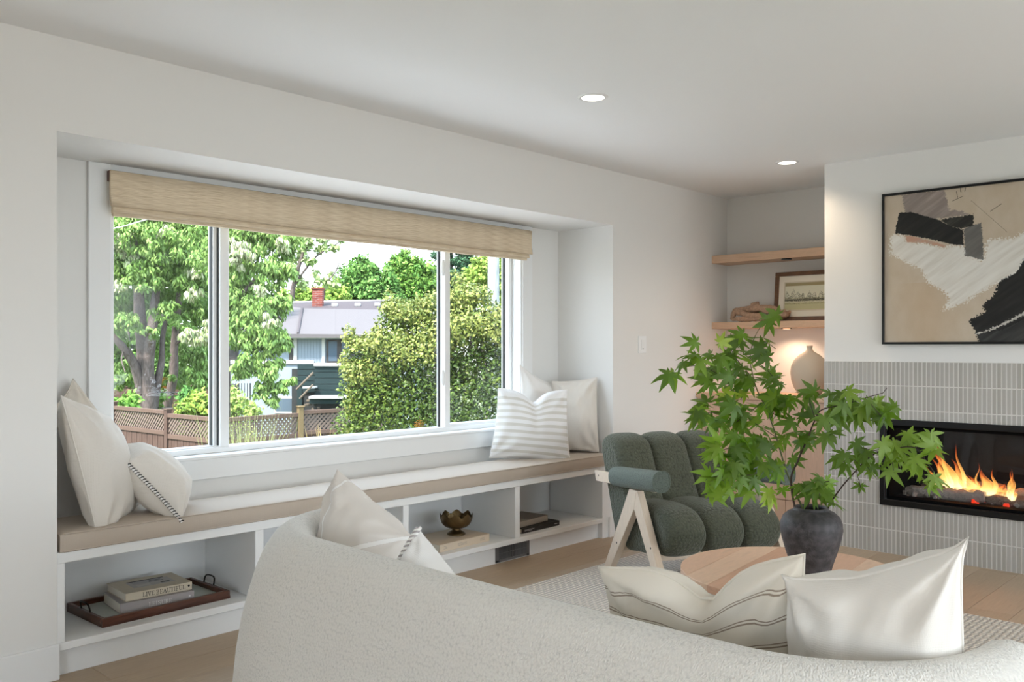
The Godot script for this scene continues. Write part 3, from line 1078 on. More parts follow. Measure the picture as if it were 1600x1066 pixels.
	for y in 128:
		var t := y / 127.0            # 0 at the root
		var c := Color(1.0, 0.90, 0.66).lerp(Color(1.0, 0.70, 0.34), smoothstep(0.1, 0.5, t)).lerp(Color(0.95, 0.36, 0.12), smoothstep(0.5, 1.0, t))
		for x in 32:
			var al := lerpf(0.75, 0.10, pow(t, 0.8)) * (0.65 + 0.35 * sin(x / 31.0 * TAU * 3.0 + t * 5.0))
			im.set_pixel(x, y, Color(1, 1, 1, clampf(al, 0, 1)))
			im2.set_pixel(x, y, c)
	var fl := mat("flame", Color(0.1, 0.06, 0.03), 0.9)
	fl.albedo_texture = ImageTexture.create_from_image(im)
	fl.transparency = BaseMaterial3D.TRANSPARENCY_ALPHA
	fl.emission_enabled = true
	fl.emission_texture = ImageTexture.create_from_image(im2)
	fl.emission_operator = BaseMaterial3D.EMISSION_OP_MULTIPLY
	fl.emission = Color.WHITE
	fl.emission_energy_multiplier = 2.2
	var spots := [[0.20, 0.55, 0.27, 0.045, -0.16], [0.23, 0.62, 0.20, 0.045, -0.13], [0.18, 0.67, 0.12, 0.045, -0.06], [0.24, 0.50, 0.30, 0.018, -0.10], [0.22, 0.58, 0.29, 0.014, -0.06], [0.20, 0.72, 0.07, 0.045, -0.02], [0.17, 0.97, 0.16, 0.05, -0.05], [0.18, 1.02, 0.09, 0.05, 0.02], [0.15, 0.90, 0.09, 0.035, -0.06], [0.20, 0.50, 0.21, 0.03, -0.11], [0.22, 0.56, 0.16, 0.034, -0.08], [0.19, 0.61, 0.12, 0.03, -0.07], [0.25, 0.45, 0.22, 0.022, -0.03], [0.21, 0.66, 0.075, 0.026, -0.02], [0.23, 0.53, 0.10, 0.035, 0.02], [0.26, 0.40, 0.15, 0.02, -0.05],
		[0.19, 0.95, 0.13, 0.034, -0.02], [0.21, 0.92, 0.08, 0.03, -0.05], [0.20, 1.0, 0.075, 0.03, 0.03], [0.24, 0.98, 0.16, 0.016, -0.02], [0.24, 1.05, 0.17, 0.010, 0.02], [0.25, 0.88, 0.19, 0.008, 0.0],
		[0.13, 1.19, 0.17, 0.022, 0.005], [0.14, 1.2, 0.08, 0.024, -0.01], [0.2, 1.42, 0.15, 0.03, 0.03], [0.2, 1.5, 0.11, 0.03, -0.03]]
	for s in spots:
		s[1] -= 0.16 if s[1] < 0.8 else (0.40 if s[1] < 1.1 else (0.50 if s[1] < 1.3 else 0.35))
	for s in spots:
		var rows2 := []
		var n := 14
		for i in n + 1:
			var t := float(i) / n
			var rad: float = s[3] * (sin(PI * pow(t, 0.55)) * 0.95 + 0.03) * (1.0 - 0.35 * t)
			var row2 := PackedVector3Array()
			var sway: float = s[4] * pow(t, 1.4) + 0.008 * sin(t * 9.0 + s[1] * 40.0)
			for j in 13:
				var ang := TAU * j / 12.0
				row2.append(V(s[0] + cos(ang) * rad * 0.6 + 0.01 * sin(t * 7.0 + s[1] * 17.0), 0.085 + t * s[2], a + s[1] + sway + sin(ang) * rad))
			rows2.append(row2)
		var st3 := new_st(true)
		add_grid(st3, rows2, false, false, true)
		obj("flame", done(st3), fl, f)
	for q in [0.40, 0.62, 1.0]:
		var om := OmniLight3D.new()
		om.name = "fire_glow"
		om.light_color = Color(1.0, 0.55, 0.25)
		om.light_energy = 0.03
		om.omni_range = 8.0
		om.omni_attenuation = 2.0
		om.light_size = 0.05
		om.shadow_enabled = true
		om.position = V(TX + 0.20, 0.50, a + q)
		add_child(om)


func build_painting() -> void:
	var p := thing("abstract_painting", "large abstract canvas of black and white strokes on beige in thin black frame", "painting", V(TX + 0.012, 1.279, -1.32))
	var w := 0.73
	var h := 0.918
	obj("frame", boxes_mesh([
		[V(-0.045, 0, -w), V(0.0, 0.014, w)], [V(-0.045, h - 0.014, -w), V(0.0, h, w)], [V(-0.045, 0.014, -w), V(0.0, h - 0.014, -w + 0.013)], [V(-0.045, 0.014, w - 0.013), V(0.0, h - 0.014, w)],
	], 0.001), M.black_metal, p)
	box("stretcher", V(-0.032, 0.015, -w + 0.014), V(-0.001, h - 0.015, w - 0.014), M.paper, p, 0.0)
	var m := mat("canvas_print", Color.WHITE, 0.8)
	m.albedo_texture = painting_image()
	obj("canvas", quad_x(-0.0325, h - 0.014, 0.014, -w + 0.013, w - 0.013), m, p)


func painting_image() -> ImageTexture:
	var W := 640
	var Hh := 400
	var im := Image.create(W, Hh, false, Image.FORMAT_RGB8)
	var n1 := FastNoiseLite.new()
	n1.frequency = 0.02
	n1.seed = 3
	var n2 := FastNoiseLite.new()
	n2.frequency = 0.11
	n2.seed = 8
	for y in Hh:
		for x in W:
			var k := 0.5 + 0.5 * n1.get_noise_2d(x, y * 0.6)
			var c := Color(0.735, 0.665, 0.575).lerp(Color(0.79, 0.735, 0.66), k)
			c = c.lerp(Color(0.66, 0.60, 0.54), 0.06 + 0.06 * n2.get_noise_2d(x * 3.0, y * 3.0))
			if y > 240 and x < 220:
				c = c.lerp(Color(0.72, 0.60, 0.47), 0.35 * exp(-pow((x - 110) / 60.0, 2)))
			im.set_pixel(x, y, c)
	var polys := [
		[[Vector2(0.071, 0.0), Vector2(0.24, 0.0), Vector2(0.258, 0.136), Vector2(0.306, 0.149), Vector2(0.33, 0.175), Vector2(0.232, 0.185), Vector2(0.166, 0.18), Vector2(0.085, 0.13)], Color(0.50, 0.455, 0.44), Color(0.66, 0.60, 0.565), 5.0, 0.9],
		[[Vector2(0.022, 0.265), Vector2(0.085, 0.279), Vector2(0.089, 0.322), Vector2(0.166, 0.342), Vector2(0.238, 0.381), Vector2(0.258, 0.367), Vector2(0.312, 0.38), Vector2(0.33, 0.443), Vector2(0.385, 0.482), Vector2(0.401, 0.348), Vector2(0.497, 0.351), Vector2(0.56, 0.28), Vector2(0.75, 0.16), Vector2(0.80, 0.25), Vector2(0.68, 0.40), Vector2(0.60, 0.43), Vector2(0.503, 0.566), Vector2(0.431, 0.629), Vector2(0.315, 0.745), Vector2(0.232, 0.796), Vector2(0.258, 0.709), Vector2(0.225, 0.652), Vector2(0.18, 0.615), Vector2(0.146, 0.51), Vector2(0.078, 0.453), Vector2(0.023, 0.394)], Color(0.90, 0.89, 0.865), Color(0.80, 0.775, 0.735), 12.0, 0.94],
		[[Vector2(0.087, 0.28), Vector2(0.113, 0.287), Vector2(0.173, 0.322), Vector2(0.245, 0.365), Vector2(0.238, 0.379), Vector2(0.166, 0.338), Vector2(0.089, 0.322)], Color(0.76, 0.57, 0.48), Color(0.70, 0.60, 0.54), 3.0, 0.95],
		[[Vector2(0.059, 0.119), Vector2(0.109, 0.124), Vector2(0.219, 0.193), Vector2(0.258, 0.24), Vector2(0.31, 0.271), Vector2(0.31, 0.374), Vector2(0.264, 0.357), Vector2(0.166, 0.306), Vector2(0.041, 0.254)], Color(0.085, 0.085, 0.08), Color(0.17, 0.165, 0.155), 3.0, 0.99],
		[[Vector2(0.225, 0.192), Vector2(0.348, 0.178), Vector2(0.348, 0.254), Vector2(0.302, 0.262), Vector2(0.258, 0.240)], Color(0.11, 0.11, 0.10), Color(0.24, 0.23, 0.21), 4.0, 0.97],
		[[Vector2(0.312, 0.265), Vector2(0.377, 0.237), Vector2(0.385, 0.48), Vector2(0.34, 0.452), Vector2(0.316, 0.44)], Color(0.36, 0.355, 0.345), Color(0.47, 0.455, 0.44), 4.0, 0.95],
		[[Vector2(0.60, 0.43), Vector2(0.528, 0.485), Vector2(0.503, 0.566), Vector2(0.443, 0.615), Vector2(0.42, 0.708), Vector2(0.377, 0.77), Vector2(0.395, 0.806), Vector2(0.331, 0.86), Vector2(0.355, 0.936), Vector2(0.371, 1.01), Vector2(0.72, 1.01), Vector2(0.78, 0.75), Vector2(0.70, 0.5)], Color(0.075, 0.075, 0.072), Color(0.16, 0.155, 0.15), 6.0, 0.99],
		[[Vector2(0.366, 0.950), Vector2(0.45, 0.925), Vector2(0.54, 0.850), Vector2(0.72, 0.80), Vector2(0.72, 1.01), Vector2(0.374, 1.01)], Color(0.15, 0.15, 0.15), Color(0.30, 0.295, 0.285), 5.0, 0.9],
		[[Vector2(0.355, 0.945), Vector2(0.395, 0.927), Vector2(0.479, 0.86), Vector2(0.528, 0.815), Vector2(0.68, 0.73), Vector2(0.68, 0.75), Vector2(0.528, 0.835), Vector2(0.470, 0.885), Vector2(0.401, 0.935), Vector2(0.359, 0.955)], Color(0.86, 0.84, 0.80), Color(0.60, 0.58, 0.55), 5.0, 0.9],
	]
	for p in polys:
		var pts := PackedVector2Array()
		var lo := Vector2(1e9, 1e9)
		var hi := -lo
		for q in p[0]:
			var v := Vector2(q.x * W, q.y * Hh)
			pts.append(v)
			lo = lo.min(v)
			hi = hi.max(v)
		var wob: float = p[3]
		for y in range(maxi(int(lo.y - wob), 0), mini(int(hi.y + wob) + 1, Hh)):
			for x in range(maxi(int(lo.x - wob), 0), mini(int(hi.x + wob) + 1, W)):
				var q := Vector2(x + wob * n2.get_noise_2d(x * 1.3, y * 1.3) * 1.2, y + wob * n2.get_noise_2d(x * 1.3 + 500.0, y * 1.3))
				if Geometry2D.is_point_in_polygon(q, pts):
					# bristle marks run down to the lower corner of each stroke
					var s := 0.5 + 0.5 * n2.get_noise_2d((x + y * 1.4) * 0.30, (y - x * 0.6) * 0.05 + p[3] * 30.0)
					var c: Color = (p[1] as Color).lerp(p[2], clampf(s * s * 1.3, 0, 1))
					im.set_pixel(x, y, im.get_pixel(x, y).lerp(c, p[4]))
	# a few thin ink scratches
	for l in [[Vector2(0.27, 0.08), Vector2(0.31, 0.055)], [Vector2(0.285, 0.02), Vector2(0.29, 0.06)], [Vector2(0.30, 0.0), Vector2(0.302, 0.03)], [Vector2(0.32, 0.0), Vector2(0.316, 0.026)], [Vector2(0.34, 0.09), Vector2(0.47, 0.31)], [Vector2(0.41, 0.17), Vector2(0.45, 0.13)]]:
		for i in 90:
			var q: Vector2 = (l[0] as Vector2).lerp(l[1], i / 89.0)
			var x := clampi(int(q.x * W), 0, W - 1)
			var y := clampi(int(q.y * Hh), 0, Hh - 1)
			im.set_pixel(x, y, im.get_pixel(x, y).lerp(Color(0.2, 0.18, 0.17), 0.55))
	return ImageTexture.create_from_image(im)

# ------------------------------------------------------------------ furniture

func build_floor_things() -> void:
	var r := thing("rug", "pale hand-woven wool rug lying under the coffee table and armchair", "rug", V(0, 0, 0))
	box("pile", V(1.9, 0.0, -3.115), V(4.482, 0.012, 0.9), M.rug_wool, r, 0.004)


func build_sofa() -> void:
	var zc := -1.47
	var t := thing("curved_sofa", "big cream boucle sofa with a rounded curved back seen from behind", "sofa", V(1.7, 0, zc))
	# the line of the crest of the backrest, seen from above, relative to the sofa's base
	var line := []
	var rad := 0.38
	var cxx := 0.11
	var cz := 0.65
	for i in 9:
		line.append([V(cxx + 0.33 - 0.33 * i / 8.0, 0, -cz - rad), 1.0 - 0.30 * pow(1.0 - i / 8.0, 1.4)])
	for i in range(1, 14):
		var a := PI * 0.5 * i / 14.0
		line.append([V(cxx - sin(a) * rad, 0, -cz - cos(a) * rad), 1.0])
	for i in 21:
		line.append([V(cxx - rad - 0.012 * sin(PI * i / 20.0), 0, lerpf(-cz, cz, i / 20.0)), 1.0])
	for i in range(1, 14):
		var a := PI * 0.5 * (1.0 - i / 14.0)
		line.append([V(cxx - sin(a) * rad, 0, cz + cos(a) * rad), 1.0])
	for i in 9:
		line.append([V(cxx + 0.33 * i / 8.0, 0, cz + rad), 1.0 - 0.30 * pow(i / 8.0, 1.4)])
	var prof := [Vector2(0.135, 0.035), Vector2(0.155, 0.06), Vector2(0.166, 0.15), Vector2(0.165, 0.26), Vector2(0.155, 0.36), Vector2(0.140, 0.45), Vector2(0.120, 0.53), Vector2(0.098, 0.60), Vector2(0.073, 0.655), Vector2(0.045, 0.695), Vector2(0.018, 0.715), Vector2(-0.010, 0.72), Vector2(-0.036, 0.712), Vector2(-0.062, 0.69), Vector2(-0.085, 0.65), Vector2(-0.10, 0.59), Vector2(-0.112, 0.50), Vector2(-0.118, 0.40), Vector2(-0.115, 0.2), Vector2(-0.10, 0.035)]
	var st := new_st(true)
	var rows := []
	var n := line.size()
	for i in n:
		var p: Vector3 = line[i][0]
		var a: Vector3 = line[maxi(i - 1, 0)][0]
		var b: Vector3 = line[mini(i + 1, n - 1)][0]
		var tg := (b - a).normalized()
		var out := V(-tg.z, 0, tg.x)
		if out.dot(p - V(0.4, 0, 0)) < 0:
			out = -out
		var e := mini(i, n - 1 - i)
		var sh := 1.0 if e > 3 else sqrt(1.0 - pow((3.0 - e) / 3.15, 2.0))
		var row := PackedVector3Array()
		for q in prof:
			var y: float = q.y
			var hh: float = line[i][1] * (0.55 + 0.45 * sh)
			row.append(p + out * (q.x * sh + 0.02 * (1.0 - sh)) + V(0, 0.035 + (y - 0.035) * hh, 0))
		rows.append(row)
	add_grid(st, rows, true)
	add_fan(st, rows[0], false, 0)
	add_fan(st, rows[-1], true, 0)
	obj("backrest", done(st), M.boucle_cream, t)
	# seat: a rounded slab
	var st2 := new_st(true)
	var rows2 := []
	var sp := [Vector2(0.94, 0.10), Vector2(0.985, 0.12), Vector2(1.0, 0.16), Vector2(1.0, 0.32), Vector2(0.985, 0.37), Vector2(0.95, 0.395), Vector2(0.85, 0.405), Vector2(0.5, 0.412), Vector2(0.05, 0.414)]
	for q in sp:
		var row := PackedVector3Array()
		for j in 64:
			var a := TAU * j / 64.0
			var ex := 2.0 / 2.7
			row.append(V(0.035 + 0.445 * q.x * signf(cos(a)) * pow(absf(cos(a)), ex), q.y, 1.02 * (1.0 - 0.445 * (1.0 - q.x)) * signf(sin(a)) * pow(absf(sin(a)), ex) * (q.x if q.x < 0.6 else 1.0)))
		rows2.append(row)
	add_grid(st2, rows2, true, false, false, true)
	add_fan(st2, rows2[0], true)
	add_fan(st2, rows2[-1], false)
	obj("seat", done(st2), M.boucle_cream, t)
	var base := []
	for j in 40:
		var a := TAU * j / 40.0
		base.append(Vector2(0.03 + 0.40 * signf(cos(a)) * pow(absf(cos(a)), 0.75), 0.95 * signf(sin(a)) * pow(absf(sin(a)), 0.75)))
	var bs := obj("plinth", extrude(base, 0.10), M.firebox_black, t)
	bs.rotation.x = PI / 2
	bs.position.y = 0.062


# one upholstered channel: a closed side outline (f, y) carried across a width, its edges rounded into the seams
func channel(outline: Array, x0: float, x1: float, rnd: float) -> ArrayMesh:
	var n := outline.size()
	var nrm := []
	var area := 0.0
	for i in n:
		area += (outline[i] as Vector2).cross(outline[(i + 1) % n])
	for i in n:
		var a: Vector2 = outline[(i - 1 + n) % n]
		var b: Vector2 = outline[(i + 1) % n]
		var d := (b - a).normalized()
		nrm.append(Vector2(-d.y, d.x) * (1.0 if area > 0 else -1.0))
	var rows := []
	var m := 14
	for i in m + 1:
		var s := float(i) / m * 2.0 - 1.0
		s = signf(s) * pow(absf(s), 0.55)
		var inset := rnd * (1.0 - sqrt(maxf(1.0 - pow(absf(s), 3.2), 0.0)))
		var x := lerpf(x0, x1, s * 0.5 + 0.5)
		var row := PackedVector3Array()
		for k in n:
			var p: Vector2 = outline[k] + nrm[k] * inset
			row.append(V(x, p.y, p.x))
		rows.append(row)
	var st := new_st(true)
	add_grid(st, rows, true, false, false, area < 0)
	add_fan(st, rows[0], area < 0)
	add_fan(st, rows[-1], area >= 0)
	return done(st)


func smooth_loop(pts: Array, n: int) -> Array:
	var out := []
	var m := pts.size()
	for i in n:
		var t := float(i) / n * m
		var k := int(t)
		out.append((pts[k] as Vector2).cubic_interpolate(pts[(k + 1) % m], pts[(k - 1 + m) % m], pts[(k + 2) % m], t - k))
	return out


func build_armchair() -> void:
	# local axes: x across the width from the near side, z forward; the chair looks towards the sofa side of the room
	var t := thing("armchair", "green boucle armchair with channelled back and pale oak A-frame legs", "armchair", V(3.731, 0.012, -2.454))
	t.basis = Basis(V(0.8926, 0, 0.4508), Vector3.UP, V(-0.4508, 0, 0.8926))
	var back := smooth_loop([Vector2(-0.56, 0.16), Vector2(-0.62, 0.27), Vector2(-0.69, 0.45), Vector2(-0.755, 0.62), Vector2(-0.765, 0.70), Vector2(-0.715, 0.752), Vector2(-0.62, 0.757), Vector2(-0.54, 0.72), Vector2(-0.49, 0.64), Vector2(-0.42, 0.50), Vector2(-0.36, 0.38), Vector2(-0.34, 0.25), Vector2(-0.42, 0.15)], 46)
	var seat := smooth_loop([Vector2(-0.52, 0.135), Vector2(-0.54, 0.25), Vector2(-0.50, 0.40), Vector2(-0.32, 0.432), Vector2(-0.15, 0.438), Vector2(-0.04, 0.42), Vector2(0.035, 0.36), Vector2(0.055, 0.30), Vector2(0.035, 0.235), Vector2(-0.02, 0.195), Vector2(-0.18, 0.165), Vector2(-0.36, 0.145)], 46)
	var w := 0.677 / 3.0
	for i in 3:
		obj("back_channel", channel(back, w * i + 0.0005, w * (i + 1) - 0.0005, 0.05), M.boucle_green, t)
		obj("seat_channel", channel(seat, w * i + 0.0005, w * (i + 1) - 0.0005, 0.055), M.boucle_green, t)
	for s in 2:
		var x: float = -0.036 if s == 0 else 0.677 + 0.036
		# two slanted legs that meet under the arm
		var rear := obj("leg", extrude([Vector2(-0.60, 0.0), Vector2(-0.535, 0.0), Vector2(-0.232, 0.405), Vector2(-0.205, 0.505), Vector2(-0.285, 0.505)], 0.038), M.chair_oak, t)
		var front := obj("leg", extrude([Vector2(0.045, 0.0), Vector2(0.105, 0.0), Vector2(-0.195, 0.505), Vector2(-0.2040, 0.505), Vector2(-0.231, 0.405)], 0.038), M.chair_oak, t)
		for l in [rear, front]:
			l.basis = Basis(V(0, 0, 1), V(0, 1, 0), V(-1, 0, 0))
			l.position.x = x
		var rail := obj("arm_rail", extrude([Vector2(-0.70, 0.488), Vector2(0.0, 0.525), Vector2(0.0, 0.580), Vector2(-0.72, 0.545)], 0.026), M.chair_oak, t)
		rail.basis = Basis(V(0, 0, 1), V(0, 1, 0), V(-1, 0, 0))
		rail.position.x = x
		# padded sleeve over the rail
		var rows := []
		for i in 13:
			var k := i / 12.0
			var z := lerpf(-0.475, 0.022, k)
			var yc := lerpf(0.545, 0.582, k)
			var g := 1.0 if i > 0 and i < 12 else 0.93
			var row := PackedVector3Array()
			for j in 28:
				var a := TAU * j / 28.0
				row.append(V(x + 0.050 * g * signf(cos(a)) * pow(absf(cos(a)), 0.8), yc + 0.054 * g * signf(sin(a)) * pow(absf(sin(a)), 0.8), z))
			rows.append(row)
		var st := new_st(true)
		add_grid(st, rows, true)
		add_fan(st, rows[0], false)
		add_fan(st, rows[-1], true)
		obj("arm_pad", done(st), M.pad_green, t)
		var rim := []
		for j in 28:
			var a := TAU * j / 28.0
			rim.append(V(x + 0.0485 * signf(cos(a)) * pow(absf(cos(a)), 0.8), 0.582 + 0.0525 * signf(sin(a)) * pow(absf(sin(a)), 0.8), 0.022))
		obj("arm_piping", tube(rim, [0.003], 5, true), M.pad_green, t)
		for q in [V(x, 0.19, -0.43), V(x, 0.24, -0.055), V(x, 0.522, -0.67)]:
			var sc := obj("screw", lathe([Vector2(0.0, 0.0), Vector2(0.0055, 0.0), Vector2(0.0065, 0.001), Vector2(0.0065, 0.004)], 10), M.dark_wire, t)
			sc.position = q + V(-0.0195 if s == 0 else 0.0195, 0, 0)
			if absf(q.y - 0.522) < 0.01:
				sc.position.x = x + (-0.0135 if s == 0 else 0.0135)
			sc.rotation.z = PI / 2 if s == 1 else -PI / 2
	box("cross_rail", V(-0.02, 0.14, -0.47), V(0.697, 0.185, -0.44), M.chair_oak, t, 0.002)
	box("cross_rail", V(-0.02, 0.16, -0.12), V(0.697, 0.20, -0.09), M.chair_oak, t, 0.002)


func build_table() -> void:
	var t := thing("coffee_table", "low round coffee table of honey coloured oak boards before the sofa", "table", V(3.285, 0.0, -1.575))
	var r := 0.43
	var y := 0.38
	var n := 7
	for i in n:
		var z0 := -r + 2.0 * r * i / n + 0.0004
		var z1 := -r + 2.0 * r * (i + 1) / n - 0.0004
		var pts := []
		var m := 14
		for k in m + 1:
			var z := lerpf(z0, z1, float(k) / m)
			pts.append(Vector2(sqrt(maxf(r * r - z * z, 0.0004)), z))
		for k in m + 1:
			var z := lerpf(z1, z0, float(k) / m)
			pts.append(Vector2(-sqrt(maxf(r * r - z * z, 0.0004)), z))
		var o := obj("board", extrude(pts, 0.028, 0.0012), M["table_oak_%d" % [0, 2, 1, 0, 3, 2, 1][i]], t)
		o.rotation.x = PI / 2
		o.position.y = y - 0.014
	t.rotation.y = 0.12
	obj("pedestal", lathe([Vector2(0.20, 0.012), Vector2(0.20, 0.03), Vector2(0.17, 0.05), Vector2(0.15, 0.2), Vector2(0.17, 0.33), Vector2(0.22, 0.352)], 36), M.table_oak_0, t)
	var v := obj("dark_vase", lathe([Vector2(0.058, 0.0), Vector2(0.0615, 0.005), Vector2(0.066, 0.03), Vector2(0.078, 0.075), Vector2(0.093, 0.12), Vector2(0.107, 0.17), Vector2(0.1125, 0.20), Vector2(0.111, 0.225), Vector2(0.102, 0.248), Vector2(0.084, 0.264), Vector2(0.068, 0.271), Vector2(0.062, 0.276), Vector2(0.064, 0.281), Vector2(0.063, 0.2835), Vector2(0.057, 0.283), Vector2(0.054, 0.276), Vector2(0.062, 0.262), Vector2(0.09, 0.22), Vector2(0.088, 0.15), Vector2(0.0, 0.04)], 56), M.clay_black)
	v.position = V(3.171, 0.38, -1.444)
	tag(v, "round-shouldered charcoal clay vase standing on the coffee table", "vase")


# ------------------------------------------------------------------ maple branches in the vase

func maple_leaf(sd: int) -> ArrayMesh:
	var r := RandomNumberGenerator.new()
	r.seed = sd
	var st := new_st(false)
	var lobes := [[-2.30, 0.40], [-1.55, 0.70], [-0.78, 0.92], [0.0, 1.0], [0.78, 0.92], [1.55, 0.70], [2.30, 0.40]]
	var droop := r.randf_range(0.10, 0.34)
	var fold := r.randf_range(0.0, 0.18)
	var shape := func(p: Vector2) -> Vector3:
		var d := p.length()
		return V(p.x, p.y, -droop * d * d - fold * absf(p.x) + 0.03 * sin(p.x * 9.0 + sd) * d)
	st.set_smooth_group(0)
	for i in lobes.size():
		var ang: float = lobes[i][0] + r.randfn(0, 0.06)
		var ln: float = lobes[i][1] * r.randf_range(0.9, 1.08)
		var dir := Vector2(sin(ang), cos(ang))
		var sd2 := Vector2(dir.y, -dir.x)
		var a_prev: float = (lobes[i - 1][0] + lobes[i][0]) * 0.5 if i > 0 else -2.85
		var a_next: float = (lobes[i + 1][0] + lobes[i][0]) * 0.5 if i < lobes.size() - 1 else 2.85
		var n0 := Vector2(sin(a_prev), cos(a_prev)) * 0.24 * (1.0 if i > 0 else 0.35)
		var n1 := Vector2(sin(a_next), cos(a_next)) * 0.24 * (1.0 if i < lobes.size() - 1 else 0.35)
		var wdt := 0.13 * ln + 0.02
		var c := Vector2.ZERO
		var m1 := dir * ln * 0.42
		var m2 := dir * ln * 0.70
		var l1 := m1 - sd2 * wdt
		var r1 := m1 + sd2 * wdt
		var l2 := m2 - sd2 * wdt * 0.62
		var r2 := m2 + sd2 * wdt * 0.62
		var tip := dir * ln
		var up := 0.03
		for tri in [[c, n0, m1], [n0, l1, m1], [c, m1, n1], [n1, m1, r1], [m1, l1, l2], [m1, l2, m2], [m1, m2, r2], [m1, r2, r1], [m2, l2, tip], [m2, tip, r2]]:
			for p in tri:
				var q: Vector3 = shape.call(p)
				if p == m1 or p == m2:
					q.z -= up
				st.add_vertex(q)
	return done(st)


